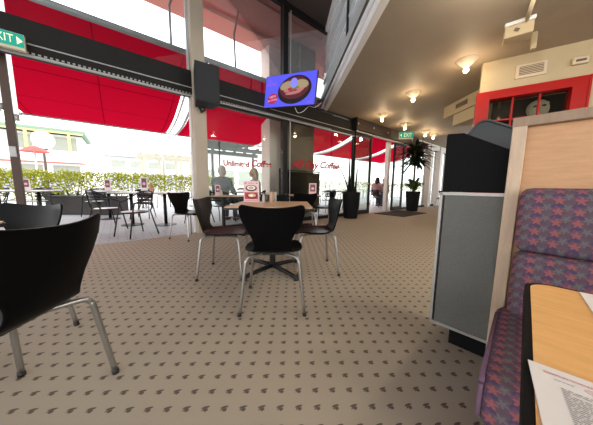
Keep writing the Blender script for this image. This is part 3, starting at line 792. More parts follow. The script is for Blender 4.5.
cafe_table('long cafe table behind the central one, just inside the lettered glass', (-1.06, 4.28, 0), math.radians(6), 1.06, .56, peds=(-.36, .36))
cafe_table('cafe table at the left edge between the two nearest black chairs', (-1.80, .72, 0), math.radians(2), .72, .72)
cafe_table('cafe table near the glass left of the tall pot, seen edge-on', (.12, 4.98, 0), math.radians(3), .76, .70)

def menu_stand(label, loc, rz, w, h, back='card_pink', group=None, full=True, tilt=0):
    r = thing('menu_stand', label, 'menu stand', loc, rz, group)
    b = MB(); b.prism([(-w*.5, 0), (w*.5, 0), (w*.5, h), (-w*.5, h)], .004, upright(0, .002, 0)); cd_ = b.build('card', back, r)
    b = MB(); b.prism([(-.03, 0), (.03, 0), (0, h*.85)], w*.9, Matrix.Translation((-w*.45, .035, 0)) @ Matrix.Rotation(PI/2, 4, 'Z') @ Matrix.Rotation(PI/2, 4, 'X')); b.build('stand', 'paper', r)
    def el(cx, cz, rx, rz_, m, y):
        q = MB(); q.prism([(math.cos(2*PI*i/24)*rx, math.sin(2*PI*i/24)*rz_) for i in range(24)], .0008, upright(cx, y, cz)); q.build('picture', m, cd_)
    def rc(cx, cz, rw, rh, m, y):
        q = MB(); q.box((cx, y, cz), (rw, .0008, rh)); q.build('picture', m, cd_)
    if full:
        rc(0, h*.30, w*.86, h*.33, 'card_red', -.0025)
        el(0, h*.66, w*.37, h*.15, 'bowl_dark', -.0035); el(0, h*.68, w*.28, h*.10, 'paper', -.0045); el(.0, h*.68, w*.17, h*.065, 'food', -.0055)
        el(w*.05, h*.30, w*.37, h*.14, 'bowl_dark', -.0035); el(w*.05, h*.32, w*.28, h*.09, 'food', -.0045); el(-.0, h*.31, w*.14, h*.05, 'paper', -.0055)
        rc(0, h*.90, w*.40, h*.04, 'ink_pink', -.0025); rc(-w*.36, h*.90, w*.1, h*.05, 'card_red', -.0025); rc(w*.36, h*.90, w*.1, h*.05, 'card_red', -.0025); rc(0, h*.06, w*.8, h*.03, 'ink_pink', -.0025)
    else:
        rc(0, h*.60, w*.70, h*.62, 'card_plum', -.0025); el(0, h*.55, w*.22, h*.10, 'card_pink', -.0035)
    return r
menu_stand('menu card with two bowl photos standing on the central table', (-.535, 2.60, .74), math.radians(-6), .185, .245)
menu_stand('pale menu card on the long rear table, right beside the cream column', (-1.56, 4.36, .74), math.radians(20), .10, .20, 'card_pink', full=False)
menu_stand('menu card on the back table by the glass', (.36, 5.0, .74), math.radians(8), .17, .26, 'card_pink', full=False)
def shaker(name, label, cat, x, y, z, r_, h, body, capm, lab=None):
    r = thing(name, label, cat, (x, y, z))
    b = MB(); b.lathe([(0, 0), (r_, 0), (r_, h*.68), (r_*.72, h*.78), (0, h*.78)], 16); b.build('body', body, r, 'auto')
    b = MB(); b.lathe([(0, h*.78), (r_*.78, h*.78), (r_*.78, h*.96), (r_*.4, h), (0, h)], 16); b.build('cap', capm, r, 'auto')
    return r
shaker('salt_shaker', 'glass salt shaker right of the menu card on the central table', 'shaker', -.385, 2.56, .74, .017, .10, 'glass_salt', 'alu')
shaker('pepper_shaker', 'dark pepper shaker between the menu card and the tan bottle', 'shaker', -.355, 2.63, .74, .017, .11, 'pepper', 'alu')
shaker('sauce_bottle', 'tan sauce bottle with dark cap on the central table', 'bottle', -.295, 2.58, .74, .026, .155, 'sauce', 'pepper')
shaker('sauce_bottle', 'slim pale bottle at the right end of the condiments', 'bottle', -.265, 2.70, .74, .018, .15, 'glass_salt', 'pepper')
shaker('glass_tumbler', 'small clear tumbler on the long rear table', 'glass', -1.47, 4.30, .74, .028, .10, 'glass_salt', 'glass_salt')

# ------------------------------------------------------------------ plants and mat indoors
pr = thing('potted_plant', 'tall black pot with bare dark upright stems beside the glass door', 'plant', F(5.10, -.42), 0)
b = MB(); b.lathe([(0, .0), (.20, 0), (.245, .35), (.26, .70), (.265, .78), (.235, .78), (.22, .70), (0, .70)], 28); b.build('pot', 'pot', pr, 'auto')
b = MB(); b.lathe([(0, .715), (.22, .715), (.22, .70), (0, .70)], 24); b.build('soil', 'soil', pr)
for (dx, dy, tx, ty, h, r0) in ((.03, .0, .06, .0, 2.75, .062), (-.06, .03, -.08, .05, 1.75, .055), (.11, .02, .16, .04, 1.45, .045), (-.10, -.05, -.50, -.05, 1.70, .028), (.0, -.08, -.02, -.16, 1.3, .045)):
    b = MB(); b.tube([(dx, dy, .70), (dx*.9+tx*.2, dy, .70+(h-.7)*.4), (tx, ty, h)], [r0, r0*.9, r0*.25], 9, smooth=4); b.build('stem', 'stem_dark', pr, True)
def blade(b, base, tip, w, droop, n=6):
    base = Vector(base); tip = Vector(tip); d = tip-base; side = d.cross(Vector((0, 0, 1)))
    side = side.normalized() if side.length > 1e-4 else Vector((1, 0, 0))
    L_, R_, M_ = [], [], []
    for i in range(n+1):
        t = i/n; p = base+d*t+Vector((0, 0, droop*(4*t*(1-t))*.5-droop*t*t*.6)); ww = w*math.sin(PI*min(1, .12+.88*t))**.6*(1-t*.25) if t < 1 else 0
        L_.append(p+side*ww+Vector((0, 0, ww*.35))); R_.append(p-side*ww+Vector((0, 0, ww*.35))); M_.append(p)
    b.grid([L_, M_, R_])
pr = thing('potted_palm', 'leafy dark palm in a square black pot beyond the door', 'plant', F(8.8, -.60), .3)
b = MB(); b.prism([(-.17, -.17), (.17, -.17), (.17, .17), (-.17, .17)], .02); b.bm.free(); b = MB()
rows = [[(sx*q, sy*q, z) for sx, sy in ((-1, -1), (1, -1), (1, 1), (-1, 1), (-1, -1))] for q, z in ((.14, 0), (.185, .76), (.185, .78), (.16, .78), (.15, .72))]
b.grid(rows); b.quad([(-.15, -.15, .72), (.15, -.15, .72), (.15, .15, .72), (-.15, .15, .72)]); b.quad([(-.14, -.14, 0), (-.14, .14, 0), (.14, .14, 0), (.14, -.14, 0)]); b.build('pot', 'pot', pr)
b = MB(); b.tube([(0, 0, .7), (.02, .02, 1.2), (-.01, 0, 1.75), (.02, 0, 2.2)], [.035, .03, .028, .02], 10, smooth=4); b.build('trunk', 'bark', pr, True)
rnd = random.Random(11); b = MB()
for k in range(120):
    a_ = rnd.uniform(0, 2*PI); z = rnd.uniform(1.75, 2.35); el_ = rnd.uniform(-.45, .8); ln = rnd.uniform(.5, .82)
    blade(b, (.02*math.cos(a_), .02*math.sin(a_), z), (ln*math.cos(a_)*math.cos(el_), ln*math.sin(a_)*math.cos(el_), z+ln*math.sin(el_)), rnd.uniform(.045, .075), .22)
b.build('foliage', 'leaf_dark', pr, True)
b = MB()
for k in range(60):
    a_ = rnd.uniform(0, 2*PI); z = rnd.uniform(.78, 1.05); el_ = rnd.uniform(.05, .95); ln = rnd.uniform(.35, .62)
    blade(b, (.08*math.cos(a_), .08*math.sin(a_), z), (ln*math.cos(a_)*math.cos(el_), ln*math.sin(a_)*math.cos(el_), z+ln*math.sin(el_)), rnd.uniform(.04, .06), .15)
b.build('undergrowth', 'leaf_pot', pr, True)
mt = thing('door_mat', 'dark grey entrance mat on the carpet before the open door', 'mat', F(7.58, -.75), FR)
b = MB(); b.box((0, 0, .006), (1.75, 1.05, .012), bevel=.003); b.build('pile', 'mat', mt)
b = MB()
for (x, y, w_, d_) in ((0, .51, 1.77, .04), (0, -.51, 1.77, .04), (.87, 0, .04, 1.05), (-.87, 0, .04, 1.05)): b.box((x, y, .006), (w_, d_, .014))
b.build('border', 'black_matte', mt)

# ------------------------------------------------------------------ awnings outside
def awning(label, s0, s1, group):
    r = thing('awning', label, 'awning', F((s0+s1)/2, 0, 0), FR, group)
    h = (s1-s0)/2
    prof = [(.5+3.5*t, 3.49-.88*t-.30*math.sin(PI*t)*(.55+.45*t)) for t in [i/16 for i in range(17)]]
    b = MB(); b.grid([[(x, w, z+.0*(x/h)**2) for x in [-h+.12+(2*h-.24)*k/10 for k in range(11)]] for w, z in prof]); b.build('canopy', 'awning_red', r, True)
    for sg in (-1, 1):
        b = MB(); b.tube([(sg*(h-.06), w, z-.03) for w, z in prof], .026 if sg > 0 else .034, 10); q = b.build('rib', 'white_gloss' if sg > 0 else 'grey_metal', r, True)
    b = MB(); b.tube([(-h, .5, 3.52), (h, .5, 3.52)], .05, 12); b.build('head_tube', 'grey_metal', r, True)
    b = MB(); b.tube([(-h, 4.0, 2.60), (h, 4.0, 2.60)], .028, 10); b.build('front_tube', 'grey_metal', r, True)
    for x in (-h*.55, h*.70):
        b = MB(); b.tube([(x, .5, 3.55), (x+.02, .6, 4.3), (x+.25, .85, 5.02)], .022, 8); b.build('hanger', 'grey_metal', r, True)
GA = 'red awnings along the shopfront'
for i, (s0, l) in enumerate(((-5.5, 'red fabric awning at the far left, mostly outside the picture'), (-2.08, 'large red fabric awning left of the cream column'), (1.24, 'red fabric awning between the cream column and the black post'),
        (4.42, 'red fabric awning seen through the glass left of the door'), (7.75, 'red fabric awning seen through the open doorway'), (11.1, 'red fabric awning seen past the palm'))):
    awning(l, s0, s0+((3.2, 3.22, 3.1)[i] if i < 3 else 3.25), GA)
pr = thing('awning_post', 'slim brown post with two white light tubes at the far left', 'post', F(-1.37, .30), FR)
b = MB(); b.box((0, 0, 2.5), (.078, .078, 5.0), bevel=.006); b.build('shaft', 'brown_post', pr)
for x, z0 in ((-.062, 1.72), (.062, 1.60)):
    b = MB(); b.tube([(x, -.01, z0+.25), (x, -.01, 5.0)], .021, 10); q = b.build('light_tube', 'tube_light', pr, True)
    b = MB(); b.tube([(x, -.01, z0+.17), (x, -.01, z0+.25)], .026, 10); b.build('tube_end', 'grey_metal', q, True)
b = MB(); b.box((0, -.05, 1.35), (.06, .03, .14), bevel=.006); b.build('socket', 'grey_metal', pr)

tb = thing('terrace_screen', 'low black terrace screen outside the glass, right of the black post', 'screen', F(4.0, .62), FR)
b = MB(); b.box((0, 0, .72), (1.5, .03, 1.25)); b.build('panel', 'black_matte', tb)
for x in (-.77, .77):
    b = MB(); b.tube([(x, 0, 0), (x, 0, 1.42)], .022, 10); q = b.build('post', 'black_metal', tb, True)
    b = MB(); b.lathe([(0, 0), (.14, 0), (.14, .015), (0, .03)], 20, (x, 0, 0)); b.build('foot', 'black_metal', q, 'auto')
b = MB(); b.tube([(-.77, 0, 1.38), (.77, 0, 1.38)], .018, 10); b.build('top_rail', 'black_metal', tb, True)
# ------------------------------------------------------------------ hedge and planter
def hedge(label, s0, s1, w, h, dens):
    r = thing('hedge', label, 'hedge', F((s0+s1)/2, w), FR)
    rnd = random.Random(int(s0*10)+50); L_ = s1-s0; b = MB()
    for k in range(int(L_*dens)):
        x = rnd.uniform(-L_/2, L_/2); t = rnd.random()**.5; z = .35+(h-.33)*t+rnd.gauss(0, .025); y = rnd.uniform(-.30, .30)*(1-.5*max(0, t-.8)/.2)
        a_ = rnd.uniform(0, 2*PI); e_ = rnd.uniform(-.2, 1.2); sz_ = rnd.uniform(.028, .055)
        d_ = Vector((math.cos(a_)*math.cos(e_), math.sin(a_)*math.cos(e_), math.sin(e_))); sd = d_.orthogonal().normalized(); p = Vector((x, y, z))
        b.quad([p, p+d_*sz_*.9+sd*sz_*.5, p+d_*sz_*2, p+d_*sz_*.9-sd*sz_*.5])
    b.build('foliage', 'leaf', r)['kind'] = 'stuff'
    b = MB()
    for k in range(int(L_*5)):
        x = rnd.uniform(-L_/2, L_/2); y = rnd.uniform(-.15, .15)
        b.tube([(x, y, 0), (x+rnd.uniform(-.06, .06), y, .5), (x+rnd.uniform(-.15, .15), y+rnd.uniform(-.1, .1), h*.92)], [.016, .013, .005], 5)
    b.build('stems', 'bark', r)['kind'] = 'stuff'
hedge('yellow-green clipped hedge behind the outdoor tables', -7.5, 4.2, 6.0, 1.28, 1150)
hedge('green hedge seen through the glass left of the door', 7.0, 26.0, 6.0, 1.30, 550)
pb = thing('trough_planter', 'long dark grey trough planter in front of the hedge', 'planter', ((-6.45), 6.79, 0), math.radians(2))
b = MB(); b.box((0, 0, .27), (2.1, .45, .54), bevel=.01); b.build('trough', 'planter_grey', pb)
b = MB(); b.box((0, 0, .55), (2.14, .49, .04), bevel=.008); b.build('rim', 'planter_grey', pb)
rnd = random.Random(5); b = MB()
for k in range(60):
    x = rnd.uniform(-.9, .9); a_ = rnd.uniform(0, 2*PI); e_ = rnd.uniform(.3, 1.3); ln = rnd.uniform(.15, .3)
    blade(b, (x, rnd.uniform(-.1, .1), .56), (x+ln*math.cos(a_)*math.cos(e_), ln*math.sin(a_)*math.cos(e_), .56+ln*math.sin(e_)), .02, .05, 4)
b.build('foliage', 'leaf_pot', pb)['kind'] = 'stuff'

# ------------------------------------------------------------------ outdoor furniture
def slat_chair(label, loc, rz, group):
    r = thing('outdoor_chair', label, 'chair', loc, rz, group)
    b = MB(); b.lathe([(0, .448), (.19, .448), (.205, .44), (.19, .428), (0, .428)], 24); b.build('seat', 'seat_silver', r, 'auto')
    b = MB(); b.tube([(.20*math.cos(2*PI*i/24), .20*math.sin(2*PI*i/24), .432) for i in range(25)], .012, 8, cap=False); b.build('seat_ring', 'black_metal', r, True)
    b = MB(); b.tube([(-.21, .12, .60), (-.235, -.05, .66), (-.22, -.20, .76), (-.12, -.26, .80), (.12, -.26, .80), (.22, -.20, .76), (.235, -.05, .66), (.21, .12, .60)], .013, 8, smooth=5); b.build('back_hoop', 'black_metal', r, True)
    for k in range(4):
        z = .575+k*.06; y = -.235-.008*k
        b = MB(); b.grid([[(x, y+.06*(x/.2)**2, z-.023) for x in [-.2+.05*i for i in range(9)]], [(x, y-.008+.06*(x/.2)**2, z+.023) for x in [-.2+.05*i for i in range(9)]]])
        b.build('slat', 'black_metal', r, True, [('SOLIDIFY', dict(thickness=.012))])
    for sx in (-1, 1):
        b = MB(); b.tube([(sx*.21, .12, .60), (sx*.205, .16, .43), (sx*.225, .24, 0)], .012, 8, smooth=3); b.build('leg', 'black_metal', r, True)
        b = MB(); b.tube([(sx*.12, -.26, .79), (sx*.17, -.20, .50), (sx*.17, -.18, .43), (sx*.225, -.27, 0)], .012, 8, smooth=3); b.build('leg', 'black_metal', r, True)
    return r
GO = 'slatted black chairs on the terrace'
def W(x, y): return (x, y, 0)
oc = slat_chair('slatted black chair by the trough planter, its silver seat to the right', W(-5.75, 6.25), 1.2, GO)
for l, x, y, a_ in (
    ('slatted black chair in the middle of the terrace, nearest the trough planter', -3.87, 4.46, -.45),
    ('slatted black chair with silver seat nearest the carpet edge, left of the table base', -2.95, 3.98, 2.75),
    ('slatted black chair directly behind the brown post', -7.2, 6.1, 3.3),
    ('slatted black chair at the far left behind the left outdoor table', -8.0, 5.8, 2.6),
    ('slatted black chair behind the long outdoor table, against the hedge', -4.25, 6.05, 3.4),
    ('slatted black chair right of the long outdoor table, beside the cream column', -2.42, 5.42, 1.25),
    ('slatted black chair behind the couple outside the lettered glass', -1.0, 7.45, 2.0),
    ('slatted black chair outside, under the grey-haired person', -1.83, 5.40, -.22),
    ('slatted black chair outside, under the fair-haired person', -1.18, 6.42, 1.65),
    ('slatted black chair left of the table seen through the doorway', 3.77, 10.44, -.70),
    ('slatted black chair right of the table seen through the doorway', 4.59, 11.66, 2.45),
    ('slatted black chair outside the glass, right of the second lettering', 1.15, 8.2, .4),
    ('slatted black chair outside the glass, left of the tall pot', 1.9, 8.9, 2.0)):
    dup(oc, W(x, y), a_, l, GO)
def out_table(label, loc, rz, w, d, round_=False):
    r = thing('outdoor_table', label, 'table', loc, rz)
    b = MB(); b.prism(rrect(w, d, d/2-.001 if round_ else .05), .025, Matrix.Translation((0, 0, .735))); b.build('tabletop', 'table_top_grey', r)
    b = MB(); b.prism(rrect(w+.01, d+.01, d/2 if round_ else .05), .012, Matrix.Translation((0, 0, .724))); b.build('rim', 'black_metal', r)
    for px in ((0,) if w < 1 else (-w*.28, w*.28)):
        b = MB(); b.tube([(px, 0, .02), (px, 0, .724)], .035, 14); b.build('pedestal', 'black_metal', r, True)
        b = MB(); b.lathe([(0, 0), (.22, 0), (.22, .012), (.05, .04), (0, .04)], 24, (px, 0, 0)); b.build('base', 'black_metal', r, 'auto')
    return r
out_table('long grey-topped outdoor table on the terrace left of the cream column', (-3.42, 5.06, 0), .10, 1.30, .70)
out_table('grey-topped round outdoor table in front of the hedge by the trough', (-5.0, 5.85, 0), .2, .80, .80, True)
out_table('grey-topped outdoor table at the left edge behind the brown post', (-6.75, 5.35, 0), .35, 1.30, .80)
out_table('outdoor table between the two people outside the lettered glass', (-1.78, 6.46, 0), .66, .55, .55)
out_table('small outdoor table between the people seen through the doorway', (4.18, 11.05, 0), .66, .55, .55)
out_table('outdoor table behind the second lettering, left of the tall pot', (1.45, 8.75, 0), .5, .70, .70)
menu_stand('dark red menu card on the long outdoor table', (-3.46, 5.02, .76), math.radians(28), .135, .34, 'paper', full=False)
menu_stand('small pink menu card on the round outdoor table', (-5.0, 5.85, .76), math.radians(35), .13, .30, 'paper', full=False)
shaker('sauce_bottle', 'orange sauce bottle beside the dark red menu card outdoors', 'bottle', -3.36, 5.10, .76, .030, .19, 'orange', 'orange')
menu_stand('white menu card on the left outdoor table beside the brown post', (-6.55, 5.35, .76), math.radians(45), .14, .28, 'paper', full=False)

# ------------------------------------------------------------------ indoor furniture far right
dup(ch0, F(11.6, -.75), 2.3, 'black shell chair beyond the palm, left of the far table', GC)
dup(ch0, F(13.2, -1.0), 1.2, 'black shell chair beyond the palm, right of the far table', GC)
cafe_table('cafe table far back beyond the palm', F(12.4, -.95), .6, .75, .75)

sg2 = thing('hanging_sign', 'small red and black sign box hung near the ceiling behind the palm', 'sign', F(9.95, -.35, 2.74), FR)
b = MB(); b.box((0, 0, 0), (.62, .10, .22), bevel=.01); b.build('casing', 'black_matte', sg2)
b = MB(); b.box((.42, 0, .02), (.22, .09, .20), bevel=.01); b.build('red_panel', 'red_gloss', sg2)
b = MB(); b.tube([(0, 0, .1), (0, 0, .29)], .01, 8); b.build('hanger', 'black_metal', sg2, True)
# ------------------------------------------------------------------ people
def remesh(b, vox, name, m, parent=None, smooth_it=4):
    me = bpy.data.meshes.new(name); b.bm.to_mesh(me); b.bm.free()
    o = bpy.data.objects.new(name, me); C.objects.link(o)
    md = o.modifiers.new('r', 'REMESH'); md.mode = 'VOXEL'; md.voxel_size = vox; md.use_smooth_shade = True
    s2 = o.modifiers.new('s', 'SMOOTH'); s2.iterations = smooth_it; s2.factor = .5
    dg = bpy.context.evaluated_depsgraph_get(); dg.update()
    me2 = bpy.data.meshes.new_from_object(o.evaluated_get(dg))
    bpy.data.objects.remove(o); bpy.data.meshes.remove(me)
    me2.name = name
    return link_mesh(name, me2, m, parent, True)
def hand(b, wrist, d, up):
    """palm, four unequal bent fingers and a thumb; d = pointing direction, up = back of the hand"""
    wrist = Vector(wrist); d = Vector(d).normalized(); up = Vector(up); up = (up-d*up.dot(d)).normalized(); sd = d.cross(up)
    b.cap(wrist, wrist+d*.07, .026, .034)
    b.ell(wrist+d*.06, (.036, .036, .022))
    for k, (o_, ln) in enumerate(((-.030, .062), (-.010, .074), (.010, .070), (.030, .052))):
        p0 = wrist+d*.085+sd*o_; p1 = p0+d*ln*.5-up*.006; p2 = p1+d*ln*.38-up*.026
        b.cap(p0, p1, .0095, .0090); b.cap(p1, p2, .0090, .0080)
    p0 = wrist+d*.035-sd*.03; p1 = p0+d*.028-sd*.028-up*.008; p2 = p1+d*.032-sd*.004-up*.010
    b.cap(p0, p1, .013, .011); b.cap(p1, p2, .011, .009)
def person(label, loc, rz, shirt, hair, long_hair=False, sc_=1.0, look=0, arms='table', beard=False, cap_=None):
    """seated figure facing +y; seat height .45"""
    hipz = .53; J = {}
    sh = 1.02; neck = 1.07; hd_ = 1.20
    b = MB()
    head = Vector((0, .05, hd_))
    R_ = Matrix.Rotation(look, 3, 'Z')
    def hp(x, y, z): return head + R_ @ Vector((x, y, z))
    b.ell(head, (.076, .095, .108), rot=(0, 0, look)); b.ell(hp(0, .03, -.055), (.058, .070, .065), rot=(0, 0, look))
    b.cap(hp(0, .088, .012), hp(0, .104, -.022), .009, .015)
    for sg in (-1, 1):
        b.ell(hp(sg*.077, -.005, -.01), (.012, .022, .033), rot=(0, 0, look))
        b.ell(hp(sg*.032, .075, -.03), (.022, .018, .018))
    b.cap((0, .015, sh-.02), (0, .035, hd_-.07), .056, .052)
    b.cap((0, .0, hipz+.06), (0, .02, sh-.14), .145, .15); b.ell((0, .02, sh-.14), (.19, .115, .14)); b.ell((0, -.01, hipz+.05), (.175, .135, .12))
    for sg in (-1, 1):
        b.cap((sg*.05, .01, sh), (sg*.18, .005, sh-.045), .05, .058)
        S_ = Vector((sg*.195, .005, sh-.055)); E_ = Vector((sg*.245, .10, sh-.31)); W_ = Vector((sg*.12, .33, .775))
        J[sg] = (S_, E_, W_)
        b.cap(S_, E_, .050, .040); b.cap(E_, W_, .040, .027)
        hand(b, W_, Vector((-sg*.35, .9, -.05)), (0, 0, 1))
        b.cap((sg*.09, .02, hipz), (sg*.11, .42, hipz-.02), .082, .058); b.cap((sg*.11, .42, hipz-.02), (sg*.11, .38, .10), .056, .037)
        b.cap((sg*.11, .36, .06), (sg*.115, .53, .035), .038, .030)
    body = remesh(b, .0095, 'person', 'skin', None, 2)
    body.location = loc; body.rotation_euler = (0, 0, rz); body.scale = (sc_,)*3; tag(body, label, 'person')
    s = MB()
    s.cap((0, .0, hipz+.03), (0, .02, sh-.14), .160, .164); s.ell((0, .02, sh-.14), (.205, .13, .15)); s.ell((0, -.01, hipz+.05), (.19, .15, .12))
    for sg in (-1, 1):
        S_, E_, W_ = J[sg]
        s.cap((sg*.04, .01, sh), (sg*.18, .005, sh-.045), .058, .068); s.cap(S_, E_, .062, .052); s.cap(E_, E_.lerp(W_, .8), .052, .038)
    remesh(s, .013, 'shirt', shirt, body, 4)
    t = MB(); t.ell((0, -.01, hipz+.02), (.185, .15, .11))
    for sg in (-1, 1):
        t.cap((sg*.09, .02, hipz), (sg*.11, .42, hipz-.02), .094, .070); t.cap((sg*.11, .42, hipz-.02), (sg*.11, .38, .13), .068, .050)
    remesh(t, .014, 'trousers', 'trousers', body, 4)
    for sg in (-1, 1):
        q = MB(); q.cap((sg*.11, .35, .052), (sg*.115, .54, .040), .046, .038); remesh(q, .012, 'shoe', 'shoe', body, 3)
        e = MB(); e.ell(hp(sg*.030, .088, .012), (.011, .008, .007)); e.build('eye', 'eye', body, True)
    e = MB(); e.ell(hp(0, .096, -.052), (.022, .008, .006)); e.build('mouth', 'lip', body, True)
    h = MB(); h.ell(hp(0, -.018, .028), (.086, .098, .098), rot=(0, 0, look)); h.ell(hp(0, -.055, -.02), (.078, .055, .075), rot=(0, 0, look))
    if long_hair:
        for sg in (-1, 1): h.cap(hp(sg*.065, -.03, .0), hp(sg*.085, -.04, -.17), .045, .035)
        h.cap(hp(0, -.07, 0), hp(0, -.085, -.19), .065, .05)
    remesh(h, .011, 'hair', hair, body, 3)
    return body
person('person with grey hair in a grey shirt, back turned, outside the lettered glass', (-1.84, 5.42, 0), -.22, 'shirt_grey', 'hair_grey', sc_=1.07)
person('person with long fair hair facing left, outside the lettered glass', (-1.20, 6.42, 0), 1.65, 'shirt_pale', 'hair_blond', True, sc_=1.09, look=.35)
person('person in a rose top, left of the table seen through the doorway', (3.78, 10.45, 0), -.70, 'shirt_rose', 'hair_dark', True, sc_=1.06)
person('person in a navy top, right of the table seen through the doorway', (4.58, 11.65, 0), 2.45, 'shirt_navy', 'hair_dark', sc_=1.06)
person('person in black sitting far back beyond the palm', F(13.15, -1.0), 1.2, 'shirt_black', 'hair_dark', sc_=1.04)

# ------------------------------------------------------------------ beyond the terrace
def O(name, label, cat, s, w, rz=0): return thing(name, label, cat, F(s, w), FR+rz)
u = O('patio_umbrella', 'striped grey parasol outside, above the first lettering', 'umbrella', 4.25, 6.8)
b = MB(); ns = 8
rows = [[(1.75*t*math.cos(2*PI*k/ns), 1.75*t*math.sin(2*PI*k/ns), 3.55-.42*t) for k in range(ns+1)] for t in (0.02, .35, .7, 1)]
b.grid(rows); b.build('canopy', 'awning_plain', u)
for k in range(ns):
    b = MB(); b.tube([(0, 0, 3.50), (1.70*math.cos(2*PI*k/ns), 1.70*math.sin(2*PI*k/ns), 3.10)], .018, 6); b.build('rib', 'steel', u, True)
b = MB(); b.tube([(-.45, 0, 0), (-.45, 0, 3.5)], .035, 10); b.build('pole', 'steel', u, True)
b = MB(); b.lathe([(0, 0), (.3, 0), (.3, .06), (0, .08)], 20, (-.45, 0, 0)); b.build('base', 'steel', u)
pg = O('pergola', 'grey steel pergola frame behind the striped parasol', 'pergola', 6.2, 10.4)
for x in (-1.9, 1.9):
    for y in (-1.0, 1.0):
        b = MB(); b.box((x, y, 1.55), (.12, .12, 3.1)); b.build('post', 'steel', pg)
for y in (-1.0, 1.0):
    b = MB(); b.box((0, y, 3.25), (4.6, .14, .26)); b.build('beam', 'steel', pg)
for k in range(6):
    b = MB(); b.box((-2+k*.8, 0, 3.42), (.08, 2.4, .10)); b.build('rafter', 'steel', pg)
pg = O('pergola', 'pale timber pergola beyond the hedge, left of the cream column', 'pergola', 2.9, 14.5)
for x in (-1.7, -.6, .5, 1.6):
    for y in (-.9, .9):
        b = MB(); b.box((x, y, 1.4), (.14, .14, 2.8)); b.build('post', 'timber', pg)
for y in (-.9, .9):
    b = MB(); b.box((0, y, 2.9), (4.2, .12, .22)); b.build('beam', 'timber', pg)
for k in range(9):
    b = MB(); b.box((-1.9+k*.47, 0, 3.06), (.07, 2.4, .14)); b.build('rafter', 'timber', pg)
lp = O('street_pole', 'thin pale pole beyond the hedge, left of the cream column', 'pole', 1.62, 9)
b = MB(); b.tube([(0, 0, 0), (0, 0, 3.6)], .04, 10); b.build('shaft', 'grey_metal', lp, True)
b = MB(); b.tube([(0, 0, 3.55), (.3, 0, 3.7)], .025, 8); b.build('arm', 'grey_metal', lp, True)
b = MB(); b.box((.35, 0, 3.69), (.22, .1, .05), bevel=.01); b.build('lamp_head', 'white_paint', lp)
sg_ = O('street_sign', 'round white sign on a short post in front of the white building', 'sign', -3.0, 12, .6)
b = MB(); b.tube([(0, .05, 3.05), (0, -.05, 3.05)], .42, 32); b.build('disc', 'white_gloss', sg_)
b = MB(); b.tube([(0, .06, 0), (0, .06, 2.7)], .05, 10); b.build('post', 'brown_post', sg_, True)
b = MB(); b.box((0, .02, 2.62), (.25, .06, .10)); b.build('bracket', 'brown_post', sg_)
u = O('market_umbrella', 'small red parasol beyond the hedge by the white building', 'umbrella', -3.0, 10.2)
b = MB(); b.lathe([(0, 2.55), (.25, 2.45), (.48, 2.28), (.46, 2.27), (0, 2.42)], 8); b.build('canopy', 'red_cloth', u)
b = MB(); b.tube([(0, 0, 0), (0, 0, 2.6)], .03, 8); b.build('pole', 'white_paint', u, True)
cr = O('car', 'grey parked car beyond the hedge at the far left', 'car', -4.6, 14.5)
b = MB(); b.prism([(-2.1, .3), (2.1, .3), (2.15, .75), (1.3, .95), (.75, 1.45), (-.9, 1.48), (-1.6, 1.0), (-2.15, .85)], 1.6, Matrix.Translation((0, .8, .18)) @ Matrix.Rotation(PI/2, 4, 'X')); b.build('body', 'car_paint', cr)
for x in (-1.35, 1.35):
    for y in (-.72, .72):
        b = MB(); b.tube([(x, y-.1, .32), (x, y+.1, .32)], .32, 20); b.build('wheel', 'black_matte', cr)
b = MB(); b.box((-.1, -.83, 1.4), (1.4, .02, .28)); b.build('side_window', 'bld_glass', cr)
# two-storey white building
bl = O('street_building', 'white two-storey building with green roof edge at the left', 'building', -8.0, 23)
b = MB(); b.box((0, 2.5, 2.5), (11.0, 5, 5.0)); b.build('wall', 'bld_white', bl)
b = MB(); b.box((0, 2.2, 5.25), (11.6, 6.0, .28)); b.build('roof_edge', 'roof_green', bl)
b = MB(); b.box((0, -.9, 5.05), (11.3, .08, .12)); b.build('gutter', 'bld_yellow', bl)
b = MB(); b.box((0, -.45, 3.15), (11.3, 1.0, .9)); b.build('balcony', 'bld_white', bl)
for k in range(5):
    b = MB(); b.box((-4.6+k*2.35, -.85, 4.35), (.16, .16, 1.5)); b.build('balcony_post', 'bld_yellow', bl)
for k in range(5):
    b = MB(); b.box((-4.4+k*2.2, -.02, 4.25), (1.5, .06, 1.1)); b.build('window', 'bld_glass', bl)
for k in range(5):
    b = MB(); b.box((-4.4+k*2.2, -.02, 1.7), (1.6, .06, 1.5)); q = b.build('shop_window', 'bld_glass', bl)
b = MB(); b.box((0, -.95, 2.62), (11.3, .05, .10)); b.build('fascia_strip', 'red_cloth', bl)
bl = O('street_building', 'long pale grey building far behind the hedge', 'building', 6.0, 40)
b = MB(); b.box((0, 3, 2.6), (15, 6, 5.2)); b.build('wall', 'bld_grey', bl)
b = MB(); b.box((0, 2.8, 5.4), (15.6, 7, .35)); b.build('roof_edge', 'bld_grey', bl)
for k in range(6):
    b = MB(); b.box((-6+k*2.4, -.03, 4.1), (1.7, .06, 1.0)); b.build('window', 'bld_glass', bl)
bl = O('street_building', 'pale shopfront building across the street behind the couple', 'building', 16, 24)
b = MB(); b.box((0, 3, 2.4), (18, 6, 4.8)); b.build('wall', 'bld_white', bl)
b = MB(); b.box((0, 2.8, 5.0), (18.6, 7, .4)); b.build('roof_edge', 'bld_grey', bl)
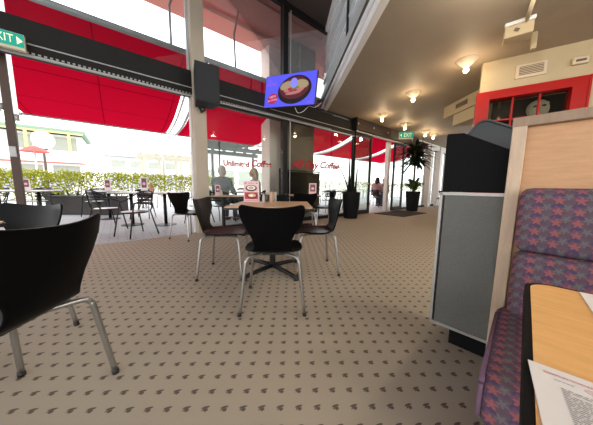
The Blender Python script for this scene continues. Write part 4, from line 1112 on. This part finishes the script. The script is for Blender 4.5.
for k in range(7):
    b = MB(); b.box((-7.5+k*2.5, -.03, 1.9), (1.8, .06, 1.9)); b.build('shop_window', 'bld_glass', bl)
gb = O('street_banner', 'narrow green upright banner seen through the glass below the red awning', 'banner', 6.6, 5.2)
b = MB(); b.box((0, 0, 1.75), (.35, .02, 1.4)); b.build('cloth', 'green_banner', gb)
b = MB(); b.tube([(-.2, 0, 0), (-.2, 0, 2.6)], .02, 8); b.build('pole', 'steel', gb, True)

# ------------------------------------------------------------------ sky, camera, exposure
w = bpy.data.worlds.new('overcast'); sc.world = w; w.use_nodes = True
nt = w.node_tree; bg = nt.nodes['Background']
tc = nt.nodes.new('ShaderNodeTexCoord'); nz = nt.nodes.new('ShaderNodeTexNoise'); nz.inputs['Scale'].default_value = 2.2
mx = nt.nodes.new('ShaderNodeMix'); mx.data_type = 'RGBA'
mx.inputs[6].default_value = (.97, .98, 1.0, 1); mx.inputs[7].default_value = (1.0, .985, .96, 1)
nt.links.new(tc.outputs['Generated'], nz.inputs['Vector']); nt.links.new(nz.outputs['Fac'], mx.inputs[0]); nt.links.new(mx.outputs[2], bg.inputs[0])
bg.inputs[1].default_value = 3.1

cam = bpy.data.cameras.new('camera'); co = bpy.data.objects.new('camera', cam); C.objects.link(co)
cam.sensor_fit = 'HORIZONTAL'; cam.sensor_width = 36; cam.lens = 36*220/593; cam.clip_start = .02; cam.clip_end = 400
co.matrix_world = Matrix.Translation((0, 0, .93)) @ Matrix.Rotation(math.radians(90-6.8), 4, 'X') @ Matrix.Rotation(math.radians(.65), 4, 'Z')
sc.camera = co
sc.view_settings.view_transform = 'Standard'; sc.view_settings.look = 'None'; sc.view_settings.gamma = 1
sc.view_settings.use_curve_mapping = False; sc.view_settings.exposure = 0.25
sc.cycles.use_denoising = True; sc.cycles.max_bounces = 10; sc.cycles.diffuse_bounces = 6; sc.cycles.transparent_max_bounces = 24
sc.cycles.caustics_reflective = False; sc.cycles.caustics_refractive = False
sc.cycles.sample_clamp_indirect = 8
